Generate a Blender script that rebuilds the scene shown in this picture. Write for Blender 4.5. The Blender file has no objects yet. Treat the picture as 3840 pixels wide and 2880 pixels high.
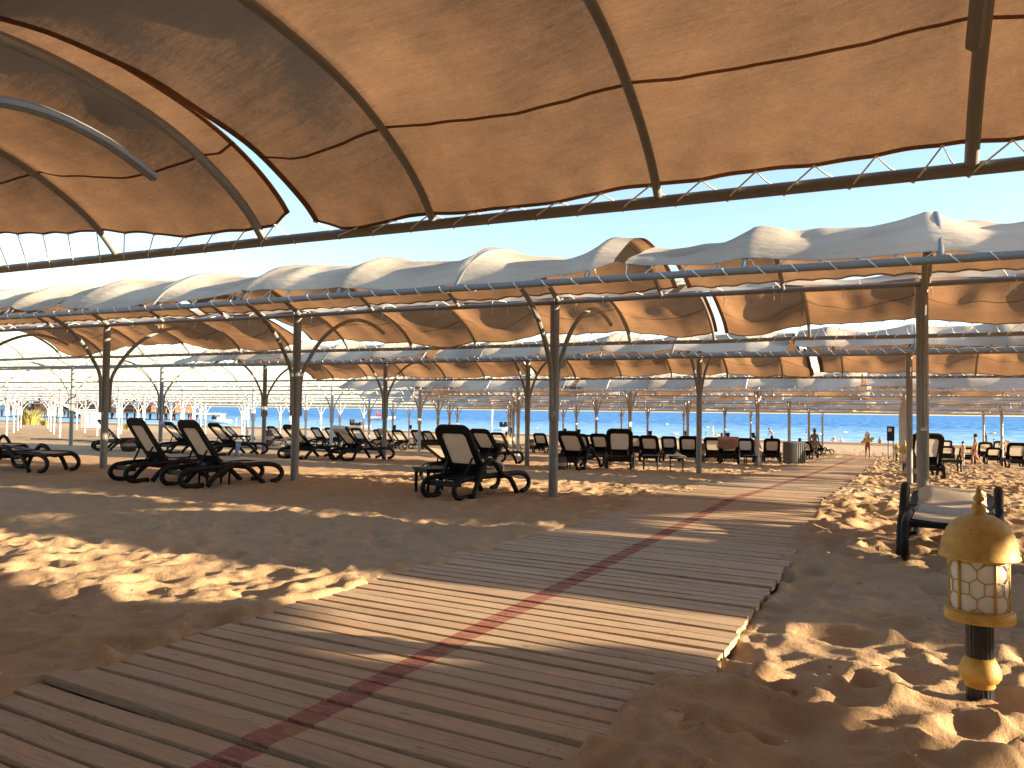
import bpy, bmesh, math, random
import numpy as np
from mathutils import Vector, Matrix
random.seed(7); np.random.seed(7)
SC = bpy.context.scene
COL = SC.collection
rad = math.radians

# ------------------------------------------------------------------ camera
EYE = Vector((0.0, 0.0, 1.47))
YAW, PITCH, ROLL, FPX = rad(25.5366), rad(1.8735), rad(0.6959), 801.58
fw = Vector((-math.sin(YAW)*math.cos(PITCH), math.cos(YAW)*math.cos(PITCH), math.sin(PITCH)))
rt = Vector((math.cos(YAW), math.sin(YAW), 0)); up = rt.cross(fw)
R2 = rt*math.cos(ROLL)+up*math.sin(ROLL); U2 = -rt*math.sin(ROLL)+up*math.cos(ROLL)
cd = bpy.data.cameras.new('camera'); cam = bpy.data.objects.new('camera', cd); COL.objects.link(cam)
cam.matrix_world = Matrix(((R2.x, U2.x, -fw.x, EYE.x), (R2.y, U2.y, -fw.y, EYE.y), (R2.z, U2.z, -fw.z, EYE.z), (0, 0, 0, 1)))
cd.sensor_width = 36; cd.lens = 36*FPX/1024; cd.clip_end = 30000; cd.clip_start = 0.05
SC.camera = cam
cy = SC.cycles; cy.max_bounces = 7; cy.diffuse_bounces = 3; cy.glossy_bounces = 2; cy.transmission_bounces = 4; cy.caustics_reflective = False; cy.caustics_refractive = False
SC.render.resolution_x = 1024; SC.render.resolution_y = 768

# ------------------------------------------------------------------ light
SUN_AZ, SUN_EL = 13.0, 12.0          # azimuth counted from +X towards +Y
W = bpy.data.worlds.new('World'); SC.world = W; W.use_nodes = True
nt = W.node_tree; nt.nodes.clear()
sky = nt.nodes.new('ShaderNodeTexSky'); sky.sky_type = 'NISHITA'; sky.sun_disc = False
sky.sun_elevation = rad(SUN_EL); sky.sun_rotation = rad(90-SUN_AZ)
sky.air_density = 1.0; sky.dust_density = 0.6; sky.ozone_density = 1.3; sky.altitude = 0
bg = nt.nodes.new('ShaderNodeBackground'); bg.inputs[1].default_value = 0.100
wo = nt.nodes.new('ShaderNodeOutputWorld')
nt.links.new(sky.outputs[0], bg.inputs[0]); nt.links.new(bg.outputs[0], wo.inputs[0])
sd = bpy.data.lights.new('sun', 'SUN'); sd.energy = 5.0; sd.angle = rad(0.53); sd.color = (1.0, 0.80, 0.55)
sun = bpy.data.objects.new('sun', sd); COL.objects.link(sun)
sdir = Vector((math.cos(rad(SUN_EL))*math.cos(rad(SUN_AZ)), math.cos(rad(SUN_EL))*math.sin(rad(SUN_AZ)), math.sin(rad(SUN_EL))))
sun.rotation_euler = sdir.to_track_quat('Z', 'Y').to_euler(); sun.location = (60, 14, 40)
vs = SC.view_settings
vs.view_transform = 'Standard'; vs.look = 'None'; vs.gamma = 1; vs.use_curve_mapping = False; vs.exposure = 2.0

# ------------------------------------------------------------------ materials
MATS = {}
def nodes(name):
    m = bpy.data.materials.new(name); m.use_nodes = True; n = m.node_tree.nodes; n.clear()
    MATS[name] = m
    return m, n, m.node_tree.links
def noise(n, l, vec, scale, detail=3, rough=.55, dim='3D'):
    t = n.new('ShaderNodeTexNoise'); t.inputs['Scale'].default_value = scale; t.inputs['Detail'].default_value = detail
    t.inputs['Roughness'].default_value = rough
    if vec is not None: l.new(vec, t.inputs['Vector'])
    return t.outputs['Fac']
def ramp(n, l, fac, stops):
    r = n.new('ShaderNodeValToRGB'); e = r.color_ramp.elements
    while len(e) < len(stops): e.new(.5)
    for i, (p, c) in enumerate(stops):
        e[i].position = p; e[i].color = (*c, 1) if len(c) == 3 else c
    l.new(fac, r.inputs[0]); return r.outputs[0]
def mathn(n, l, op, a, b=None, c=None, clamp=False):
    m = n.new('ShaderNodeMath'); m.operation = op; m.use_clamp = clamp
    for i, v in enumerate((a, b, c)):
        if v is None: continue
        if isinstance(v, (int, float)): m.inputs[i].default_value = v
        else: l.new(v, m.inputs[i])
    return m.outputs[0]
def mix(n, l, fac, a, b, mode='MIX'):
    m = n.new('ShaderNodeMix'); m.data_type = 'RGBA'; m.blend_type = mode
    for i, v in ((0, fac), (6, a), (7, b)):
        if isinstance(v, (int, float)): m.inputs[i].default_value = v
        elif isinstance(v, tuple): m.inputs[i].default_value = (*v, 1)
        else: l.new(v, m.inputs[i])
    return m.outputs[2]
def bump(n, l, h, strength=.3, dist=.02, normal=None):
    b = n.new('ShaderNodeBump'); b.inputs['Strength'].default_value = strength; b.inputs['Distance'].default_value = dist
    l.new(h, b.inputs['Height'])
    if normal is not None: l.new(normal, b.inputs['Normal'])
    return b.outputs[0]
def coords(n, kind='Object'):
    return n.new('ShaderNodeTexCoord').outputs[kind]
def vmul(n, l, vec, s):
    m = n.new('ShaderNodeVectorMath'); m.operation = 'MULTIPLY'; l.new(vec, m.inputs[0]); m.inputs[1].default_value = s
    return m.outputs[0]
def finish(m, n, l, color, rough=.6, normal=None, metal=0, spec=.5):
    p = n.new('ShaderNodeBsdfPrincipled'); o = n.new('ShaderNodeOutputMaterial')
    if isinstance(color, tuple): p.inputs['Base Color'].default_value = (*color, 1)
    else: l.new(color, p.inputs['Base Color'])
    if isinstance(rough, (int, float)): p.inputs['Roughness'].default_value = rough
    else: l.new(rough, p.inputs['Roughness'])
    p.inputs['Metallic'].default_value = metal; p.inputs['Specular IOR Level'].default_value = spec
    if normal is not None: l.new(normal, p.inputs['Normal'])
    l.new(p.outputs[0], o.inputs[0]); return m
def simple(name, color, rough=.6, var=.12, scale=8, metal=0, spec=.5, b=0):
    m, n, l = nodes(name); v = coords(n)
    f = noise(n, l, v, scale, 4)
    c = ramp(n, l, f, [(.3, tuple(x*(1-var) for x in color)), (.7, tuple(min(1, x*(1+var)) for x in color))])
    nm = bump(n, l, noise(n, l, v, scale*8, 3), b, .004) if b else None
    return finish(m, n, l, c, rough, nm, metal, spec)

def mat_sand():
    m, n, l = nodes('sand'); v = coords(n)
    big = noise(n, l, v, .35, 4); mid = noise(n, l, v, 5, 4); fine = noise(n, l, v, 160, 2, .7)
    c = ramp(n, l, big, [(.3, (0.386, 0.252, 0.139)), (.7, (0.462, 0.311, 0.181))])
    c = mix(n, l, .35, c, ramp(n, l, mid, [(.3, (0.353, 0.223, 0.118)), (.72, (0.487, 0.336, 0.202))]))
    c = mix(n, l, .32, c, ramp(n, l, fine, [(.3, (0.277, 0.160, 0.071)), (.75, (0.588, 0.403, 0.218))]))
    # litter specks
    sp = noise(n, l, v, 26, 1, .4); spk = mathn(n, l, 'GREATER_THAN', sp, .80)
    c = mix(n, l, mathn(n, l, 'MULTIPLY', spk, .55), c, (0.084, 0.042, 0.017))
    # wet strip along the waterline (Y from 97 m)
    s = n.new('ShaderNodeSeparateXYZ'); l.new(v, s.inputs[0])
    e = mathn(n, l, 'ADD', s.outputs[1], mathn(n, l, 'MULTIPLY', noise(n, l, v, .08, 3), 8))
    wet = mathn(n, l, 'SMOOTH_MIN', mathn(n, l, 'MULTIPLY', mathn(n, l, 'SUBTRACT', e, 99), .35, clamp=True), 1, .1)
    c = mix(n, l, wet, c, (0.286, 0.155, 0.063))
    # pale dry sand far out on the open beach
    dry = mathn(n, l, 'MULTIPLY', mathn(n, l, 'SUBTRACT', e, 62), .06, clamp=True)
    c = mix(n, l, mathn(n, l, 'MULTIPLY', dry, mathn(n, l, 'SUBTRACT', 1, wet)), c, (0.504, 0.353, 0.210))
    h = mathn(n, l, 'ADD', mathn(n, l, 'MULTIPLY', noise(n, l, v, 22, 5, .62), 1.0), mathn(n, l, 'MULTIPLY', fine, .30))
    return finish(m, n, l, c, .92, bump(n, l, h, .7, .022), 0, .15)

def mat_wood():
    m, n, l = nodes('weathered_wood'); v = coords(n)
    oi = n.new('ShaderNodeObjectInfo'); rnd = oi.outputs['Random']
    off = n.new('ShaderNodeVectorMath'); off.operation = 'ADD'; l.new(v, off.inputs[0])
    cmb = n.new('ShaderNodeCombineXYZ'); l.new(mathn(n, l, 'MULTIPLY', rnd, 90), cmb.inputs[0]); l.new(mathn(n, l, 'MULTIPLY', rnd, 37), cmb.inputs[1])
    l.new(cmb.outputs[0], off.inputs[1]); vv = off.outputs[0]
    warp = n.new('ShaderNodeVectorMath'); warp.operation = 'ADD'
    g0 = noise(n, l, vmul(n, l, vv, (1.2, 3, 3)), 2.0, 2)
    cw = n.new('ShaderNodeCombineXYZ'); l.new(mathn(n, l, 'MULTIPLY', g0, .12), cw.inputs[1])
    l.new(vv, warp.inputs[0]); l.new(cw.outputs[0], warp.inputs[1])
    grain = noise(n, l, vmul(n, l, warp.outputs[0], (2.2, 70, 40)), 1.6, 5, .62)
    blot = noise(n, l, vmul(n, l, vv, (1.4, 6, 4)), 1.5, 4)
    base = ramp(n, l, rnd, [(0, (.33, .235, .150)), (.2, (.50, .37, .245)), (.45, (.40, .265, .160)), (.7, (.54, .36, .215)), (1, (.43, .32, .215))])
    c = mix(n, l, .55, base, ramp(n, l, grain, [(.26, (.13, .085, .05)), (.45, (.44, .32, .20)), (.75, (.63, .48, .325))]))
    c = mix(n, l, mathn(n, l, 'MULTIPLY', mathn(n, l, 'SUBTRACT', blot, .44, clamp=True), 2.2, clamp=True), c, (.52, .31, .18))
    ck = noise(n, l, vmul(n, l, vv, (1.1, 42, 6)), 1.2, 3, .6); c = mix(n, l, mathn(n, l, 'MULTIPLY', mathn(n, l, 'SUBTRACT', ck, .66, clamp=True), 7, clamp=True), c, (.07, .045, .03))
    kn = noise(n, l, vmul(n, l, vv, (5, 18, 5)), 1.3, 1); kk = mathn(n, l, 'MULTIPLY', mathn(n, l, 'SUBTRACT', kn, .73, clamp=True), 9, clamp=True)
    c = mix(n, l, kk, c, (.10, .062, .04))
    # painted red line, worn
    s = n.new('ShaderNodeSeparateXYZ'); l.new(v, s.inputs[0])
    wob = mathn(n, l, 'MULTIPLY', mathn(n, l, 'SUBTRACT', noise(n, l, v, 14, 3), .5), .02)
    dx = mathn(n, l, 'ABSOLUTE', mathn(n, l, 'ADD', mathn(n, l, 'SUBTRACT', s.outputs[0], 0.0), wob))
    line = mathn(n, l, 'LESS_THAN', dx, .082)
    top = mathn(n, l, 'GREATER_THAN', s.outputs[2], .004)
    wear = ramp(n, l, noise(n, l, vmul(n, l, vv, (5, 60, 10)), 1.6, 6, .72), [(.30, (.08, .08, .08)), (.54, (.82, .82, .82))])
    c = mix(n, l, mathn(n, l, 'MULTIPLY', mathn(n, l, 'MULTIPLY', line, top), wear), c, (.26, .045, .040))
    # sand trodden into the boards
    dust = noise(n, l, vmul(n, l, vv, (2.2, 2.2, 2.2)), 1.7, 5, .6)
    dm = mathn(n, l, 'MULTIPLY', mathn(n, l, 'SUBTRACT', dust, .52, clamp=True), 2.6, clamp=True)
    c = mix(n, l, mathn(n, l, 'MULTIPLY', dm, .75), c, (.44, .29, .15))
    return finish(m, n, l, c, .85, bump(n, l, grain, .5, .006), 0, .2)

def mat_canvas(name, refl, trans, fac=.5, dirt=.5, under=None):
    m, n, l = nodes(name); v = coords(n)
    weave = noise(n, l, vmul(n, l, v, (1, 1, 1)), 70, 3, .75)
    blot = noise(n, l, v, .9, 5, .6); streak = noise(n, l, vmul(n, l, v, (.5, 3.5, 3.5)), 1.6, 4)
    f = mathn(n, l, 'ADD', mathn(n, l, 'MULTIPLY', blot, .6), mathn(n, l, 'MULTIPLY', streak, .4))
    k = ramp(n, l, f, [(.33, (1-.38*dirt,)*3), (.62, (1.0, 1.0, 1.0))])
    if dirt > .4: k = mix(n, l, 1.0, k, ramp(n, l, noise(n, l, v, .33, 3, .5), [(.36, (.66, .63, .61)), (.60, (1.06, 1.04, 1.0))]), 'MULTIPLY')
    kw = ramp(n, l, weave, [(.3, (.84,)*3), (.7, (1.0,)*3)])
    k = mix(n, l, 1.0, k, kw, 'MULTIPLY')
    if dirt > .4:
        vo = n.new('ShaderNodeTexVoronoi'); vo.feature = 'DISTANCE_TO_EDGE'; vo.inputs['Scale'].default_value = .55; l.new(vmul(n, l, v, (1, 1.6, 1.6)), vo.inputs['Vector'])
        cr = mathn(n, l, 'MULTIPLY', mathn(n, l, 'SUBTRACT', .012, vo.outputs['Distance'], clamp=True), 30, clamp=True)
        msk = mathn(n, l, 'MULTIPLY', mathn(n, l, 'SUBTRACT', noise(n, l, v, .7, 3), .46, clamp=True), 6, clamp=True)
        k = mix(n, l, mathn(n, l, 'MULTIPLY', cr, mathn(n, l, 'MULTIPLY', msk, .35)), k, (.55, .45, .38))
        st = noise(n, l, vmul(n, l, v, (1.1, .5, .5)), 1.1, 6, .7)
        k = mix(n, l, mathn(n, l, 'MULTIPLY', mathn(n, l, 'SUBTRACT', st, .60, clamp=True), 2.2, clamp=True), k, (.62, .52, .44))
        th = noise(n, l, vmul(n, l, v, (60, 9, 9)), 1.0, 2, .8); tv = noise(n, l, vmul(n, l, v, (9, 60, 60)), 1.0, 2, .8)
        fl = mathn(n, l, 'ADD', mathn(n, l, 'MULTIPLY', mathn(n, l, 'SUBTRACT', th, .64, clamp=True), 2.5), mathn(n, l, 'MULTIPLY', mathn(n, l, 'SUBTRACT', tv, .64, clamp=True), 2.5), clamp=True)
        k = mix(n, l, fl, k, (1.35, 1.3, 1.2))
    d = n.new('ShaderNodeBsdfDiffuse'); t = n.new('ShaderNodeBsdfTranslucent'); mx = n.new('ShaderNodeMixShader')
    if under:           # pale outside, tan inside: sun and shade put into the cloth colour
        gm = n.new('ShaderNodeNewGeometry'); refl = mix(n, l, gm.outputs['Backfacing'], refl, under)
    l.new(mix(n, l, 1.0, refl, k, 'MULTIPLY'), d.inputs[0]); l.new(mix(n, l, 1.0, trans, k, 'MULTIPLY'), t.inputs[0])
    wr = mathn(n, l, 'ADD', noise(n, l, vmul(n, l, v, (1.2, 5, 5)), 2.2, 4), mathn(n, l, 'MULTIPLY', weave, .06))
    b = bump(n, l, wr, .35, .05); l.new(b, d.inputs['Normal']); l.new(b, t.inputs['Normal'])
    mx.inputs[0].default_value = fac; l.new(d.outputs[0], mx.inputs[1]); l.new(t.outputs[0], mx.inputs[2])
    o = n.new('ShaderNodeOutputMaterial'); l.new(mx.outputs[0], o.inputs[0]); return m

def mat_sea():
    m, n, l = nodes('sea_water'); v = coords(n)
    w1 = noise(n, l, vmul(n, l, v, (.30, .11, 1)), 1.0, 6, .68)
    w2 = noise(n, l, vmul(n, l, v, (.012, .05, 1)), 1.0, 4, .6)
    c = ramp(n, l, w2, [(.3, (.018, .135, .42)), (.7, (.045, .22, .53))])
    c = mix(n, l, mathn(n, l, 'MULTIPLY', mathn(n, l, 'SUBTRACT', w1, .46, clamp=True), 4.0, clamp=True), c, (.34, .58, .76))
    s_ = n.new('ShaderNodeSeparateXYZ'); l.new(v, s_.inputs[0])
    sh = mathn(n, l, 'SUBTRACT', 1, mathn(n, l, 'MULTIPLY', mathn(n, l, 'SUBTRACT', s_.outputs[1], 112), .0065, clamp=True))
    c = mix(n, l, mathn(n, l, 'MULTIPLY', sh, .75), c, mix(n, l, w1, (.20, .42, .60), (.50, .72, .82)))
    nm = bump(n, l, w1, .4, .5)
    d = n.new('ShaderNodeBsdfDiffuse'); g = n.new('ShaderNodeBsdfGlossy'); mx = n.new('ShaderNodeMixShader'); o = n.new('ShaderNodeOutputMaterial')
    l.new(c, d.inputs[0]); g.inputs['Roughness'].default_value = .35; l.new(nm, g.inputs['Normal']); mx.inputs[0].default_value = .05
    l.new(d.outputs[0], mx.inputs[1]); l.new(g.outputs[0], mx.inputs[2]); l.new(mx.outputs[0], o.inputs[0]); return m

def mat_metal_paint(name, color, rough=.45, rust=.12):
    m, n, l = nodes(name); v = coords(n)
    f = noise(n, l, v, 3, 5, .6); g = noise(n, l, vmul(n, l, v, (9, 9, 2.5)), 2, 4, .65)
    c = ramp(n, l, f, [(.3, tuple(x*.82 for x in color)), (.7, color)])
    c = mix(n, l, mathn(n, l, 'MULTIPLY', mathn(n, l, 'SUBTRACT', g, .6, clamp=True), 3*rust*10, clamp=True), c, tuple(x*.55 for x in color))
    return finish(m, n, l, c, rough, bump(n, l, g, .15, .003), .0, .45)

mat_sand(); mat_wood(); mat_sea()
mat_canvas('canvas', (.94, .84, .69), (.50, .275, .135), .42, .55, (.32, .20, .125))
mat_canvas('canvas_near', (.86, .77, .66), (.365, .200, .104), .42, .65, (.285, .18, .115))  # darker cloth colour for the nearest rows
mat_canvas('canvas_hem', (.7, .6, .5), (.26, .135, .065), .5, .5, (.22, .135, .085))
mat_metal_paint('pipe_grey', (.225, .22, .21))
mat_metal_paint('pipe_sunlit', (.55, .545, .53))  # paler copy for the far frames, sunlight put into the colour
simple('nail', (.03, .025, .022), .6, .3, 30); simple('rope', (.78, .75, .68), .8, .1, 40)
simple('dark_plastic', (.010, .0085, .008), .55, .3, 6, 0, .22)
simple('brown_plastic', (.013, .009, .0075), .55, .3, 6, 0, .22)
mat_canvas('sling', (.80, .72, .58), (.78, .66, .48), .5, .2)
def mat_gold():
    m, n, l = nodes('gold_paint'); v = coords(n)
    c = ramp(n, l, noise(n, l, v, 11, 5, .6), [(.3, (.42, .24, .05)), (.5, (.56, .34, .075)), (.72, (.62, .40, .12))])
    gr = noise(n, l, vmul(n, l, v, (1, 1, 2.2)), 7, 6, .7); c = mix(n, l, mathn(n, l, 'MULTIPLY', mathn(n, l, 'SUBTRACT', gr, .54, clamp=True), 1.3, clamp=True), c, (.22, .145, .06))
    ch = noise(n, l, v, 34, 3, .55); chm = mathn(n, l, 'MULTIPLY', mathn(n, l, 'SUBTRACT', ch, .665, clamp=True), 14, clamp=True); c = mix(n, l, chm, c, (.035, .03, .026))
    return finish(m, n, l, c, mathn(n, l, 'ADD', .42, mathn(n, l, 'MULTIPLY', gr, .3)), bump(n, l, mathn(n, l, 'SUBTRACT', noise(n, l, v, 60, 4), chm), .35, .004), .15, .4)
mat_gold()
simple('black_paint', (.012, .014, .017), .38, .4, 20, 0, .5, .2)
mat_canvas('milk_glass', (.86, .85, .82), (.82, .80, .75), .35, .12)
simple('terracotta', (.095, .032, .022), .6, .3, 10)
simple('cream_band', (.36, .29, .22), .7, .15, 10)
simple('towel_pink', (.58, .33, .27), .95, .1, 30, 0, .1, .5)
simple('pad_cream', (.52, .43, .32), .95, .1, 30, 0, .1, .4); simple('towel_white', (.72, .66, .58), .95, .1, 30, 0, .1, .5)
simple('towel_blue', (.42, .46, .66), .95, .25, 14, 0, .1, .5)
simple('mattress_grey', (.075, .085, .092), .8, .15, 10)
simple('piping_pale', (.5, .5, .48), .8, .1, 10)
for nm, c in dict(skin=(.42, .21, .125), skin_pale=(.66, .46, .36), skin_tan=(.30, .135, .075)).items(): simple(nm, c, .55, .08, 6, 0, .3)
for nm, c in dict(hair_dark=(.018, .013, .011), hair_blond=(.42, .30, .16), cloth_black=(.014, .014, .016), cloth_red=(.20, .02, .03), cloth_green=(.06, .30, .09), cloth_blue=(.02, .33, .62), cloth_white=(.75, .74, .72), straw=(.50, .36, .20), hull_white=(.80, .80, .80), hull_red=(.55, .05, .05), float_yellow=(.80, .52, .06), hut_orange=(.62, .19, .06), hut_brown=(.16, .055, .035), hut_roof=(.70, .66, .60), wood_deck=(.48, .27, .11), booth_white=(.80, .80, .78), booth_grey=(.42, .41, .39), hose=(.05, .045, .04), bright_cloth=(.62, .10, .14)).items(): simple(nm, c, .65, .12, 10)
simple('dry_grass', (.30, .27, .08), .8, .3, 3)
simple('leaf', (.055, .09, .028), .7, .3, 3)
simple('foam', (.85, .87, .88), .8, .05, 2)

# ------------------------------------------------------------------ mesh helpers
class MB:
    def __init__(s): s.v = []; s.f = []; s.smooth = True
    def tube(s, path, r, seg=8, cap=True, sx=1.0, closed=False):
        """sweep; r scalar or list; sx squashes the section sideways"""
        P = [Vector(p) for p in path]; n = len(P); rs = r if isinstance(r, (list, tuple)) else [r]*n
        b0 = len(s.v); prev = None
        for i, p in enumerate(P):
            if closed: t = (P[(i+1) % n]-P[i-1]).normalized()
            else: t = (P[min(i+1, n-1)]-P[max(i-1, 0)]).normalized()
            if prev is None:
                a = Vector((1, 0, 0)) if abs(t.x) < .9 else Vector((0, 0, 1))
                u = (a-t*a.dot(t)).normalized()
            else: u = (prev-t*prev.dot(t)).normalized()
            prev = u; w = t.cross(u)
            for k in range(seg):
                a = 2*math.pi*(k+.5)/seg; s.v.append(p+u*(math.cos(a)*rs[i]*sx)+w*(math.sin(a)*rs[i]))
        m = n if closed else n-1
        for i in range(m):
            for k in range(seg):
                a = b0+i*seg+k; b = b0+i*seg+(k+1) % seg; j = ((i+1) % n-i)*seg
                s.f.append((a, b, b+j, a+j))
        if cap and not closed:
            s.f.append(tuple(b0+k for k in reversed(range(seg)))); s.f.append(tuple(b0+(n-1)*seg+k for k in range(seg)))
        return s
    def box(s, c, d, M=None, taper=1.0):
        b0 = len(s.v)
        for z in (-1, 1):
            q = taper if z > 0 else 1
            for x, y in ((-1, -1), (1, -1), (1, 1), (-1, 1)):
                p = Vector((c[0]+x*d[0]/2*q, c[1]+y*d[1]/2*q, c[2]+z*d[2]/2)); s.v.append(M @ p if M else p)
        for f in ((3, 2, 1, 0), (4, 5, 6, 7), (0, 1, 5, 4), (1, 2, 6, 5), (2, 3, 7, 6), (3, 0, 4, 7)): s.f.append(tuple(b0+i for i in f))
        return s
    def lathe(s, prof, seg=20, c=(0, 0, 0), sy=1.0, flute=0):
        b0 = len(s.v); n = len(prof)
        for r, z in prof:
            for k in range(seg):
                a = 2*math.pi*k/seg; rr = r*(1-flute*(k % 2))
                s.v.append(Vector((c[0]+rr*math.cos(a), c[1]+rr*sy*math.sin(a), c[2]+z)))
        for i in range(n-1):
            for k in range(seg):
                a = b0+i*seg+k; b = b0+i*seg+(k+1) % seg; s.f.append((a, b, b+seg, a+seg))
        s.f.append(tuple(b0+k for k in reversed(range(seg)))); s.f.append(tuple(b0+(n-1)*seg+k for k in range(seg)))
        return s
    def ell(s, c, r, seg=10, rings=7, M=None):
        prof = [(math.sin(math.pi*(i+.15)/(rings-.7)), -math.cos(math.pi*(i+.15)/(rings-.7))) for i in range(rings)]
        b0 = len(s.v); s.lathe(prof, seg)
        for i in range(b0, len(s.v)):
            p = s.v[i]; p = Vector((p.x*r[0], p.y*r[1], p.z*r[2]))
            s.v[i] = Vector(c)+(M @ p if M else p)
        return s
    def grid(s, pts, nu, nv):
        b0 = len(s.v); s.v += [Vector(p) for p in pts]
        for i in range(nu-1):
            for j in range(nv-1): a = b0+i*nv+j; s.f.append((a, a+nv, a+nv+1, a+1))
        return s
    def mesh(s, name, mat, smooth=None, bevel=0):
        me = bpy.data.meshes.new(name); me.from_pydata([tuple(p) for p in s.v], [], s.f); me.update()
        sm = s.smooth if smooth is None else smooth
        if bevel:
            bm = bmesh.new(); bm.from_mesh(me); bmesh.ops.bevel(bm, geom=bm.edges[:], offset=bevel, segments=1, affect='EDGES'); bm.to_mesh(me); bm.free()
        if sm:
            me.polygons.foreach_set('use_smooth', [True]*len(me.polygons))
        me.materials.append(MATS[mat]); return me
def link(name, me, parent=None, loc=None, rotz=None):
    o = bpy.data.objects.new(name, me); COL.objects.link(o)
    if parent: o.parent = parent
    if loc is not None: o.location = loc
    if rotz is not None: o.rotation_euler = (0, 0, rotz)
    return o
def build(mb, name, mat, parent=None, smooth=None, loc=None, rotz=None, bevel=0):
    return link(name, mb.mesh(name, mat, smooth, bevel), parent, loc, rotz)
def sharp(o):
    me = o.data if hasattr(o, 'data') else o
    try: me.set_sharp_from_angle(angle=rad(40))
    except Exception: pass
    return o
def tag(o, label=None, cat=None, group=None, kind=None):
    for k, v in (('label', label), ('category', cat), ('group', group), ('kind', kind)):
        if v: o[k] = v
    return o
def thing(name, label, cat, loc=(0, 0, 0), rotz=0, group=None):
    return tag(link(name, None, None, loc, rotz), label, cat, group)
def dup(o, loc, rotz, label, group=None):
    c = o.copy(); COL.objects.link(c); c.location = loc; c.rotation_euler = (0, 0, rotz); c['label'] = label
    if group: c['group'] = group
    for ch in list(o.children):
        d = ch.copy(); COL.objects.link(d); d.parent = c
        for g in list(ch.children):
            e = g.copy(); COL.objects.link(e); e.parent = d
    return c
def spline(pts, n):
    """Catmull-Rom through 2-D/3-D points, n samples per span"""
    P = [Vector(p) for p in pts]; out = []
    for i in range(len(P)-1):
        p0 = P[max(i-1, 0)]; p1 = P[i]; p2 = P[i+1]; p3 = P[min(i+2, len(P)-1)]
        for k in range(n):
            t = k/n
            out.append(.5*((2*p1)+(p2-p0)*t+(2*p0-5*p1+4*p2-p3)*t*t+(3*p1-p0-3*p2+p3)*t**3))
    out.append(P[-1]); return out

# ------------------------------------------------------------------ ground
GY = [-400, 3, 13, 23.4, 34.5, 45.5, 56.5, 67.6, 80, 111, 130, 400]
GZ = [0, 0, 0.02, -.35, -.73, -1.12, -1.48, -1.70, -1.83, -2.10, -3.0, -12]
def gz(y): return float(np.interp(y, GY, GZ))
def hash2(ix, iy, k):
    h = np.sin(ix*127.1+iy*311.7+k*74.7)*43758.5453
    return h-np.floor(h)
def vnoise(x, y, k=0):
    ix, iy = np.floor(x), np.floor(y); fx, fy = x-ix, y-iy
    fx = fx*fx*(3-2*fx); fy = fy*fy*(3-2*fy)
    a = hash2(ix, iy, k); b = hash2(ix+1, iy, k); c = hash2(ix, iy+1, k); d = hash2(ix+1, iy+1, k)
    return (a*(1-fx)+b*fx)*(1-fy)+(c*(1-fx)+d*fx)*fy
def dimples(x, y, cell, k):
    """overlapping footprints: oblong hollows with raised rims"""
    u, w = x/cell, y/cell; iu, iw = np.floor(u), np.floor(w); out = np.zeros_like(x)
    for a in (-1, 0, 1):
        for b in (-1, 0, 1):
            cx = iu+a; cy = iw+b
            px = cx+hash2(cx, cy, k); py = cy+hash2(cx, cy, k+1); th = hash2(cx, cy, k+2)*6.283; s = .38+.42*hash2(cx, cy, k+3); on = hash2(cx, cy, k+4) > .28
            dx, dy = u-px, w-py; ex = dx*np.cos(th)+dy*np.sin(th); ey = -dx*np.sin(th)+dy*np.cos(th)
            r = np.sqrt((ex/1.35)**2+(ey/.78)**2)/s
            out += on*s*(-np.exp(-(r*1.42)**6*.5)*1.0+.50*np.exp(-((r-1.02)/.24)**2))
    return out
def steps(a, b, d0, d1):
    """growing step list from a to b"""
    out = [a]; d = d0
    while out[-1] < b: out.append(out[-1]+d); d = min(d*1.035, d1)
    return out
BW0, BW1 = -3.93, -0.95            # boardwalk edges
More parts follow.
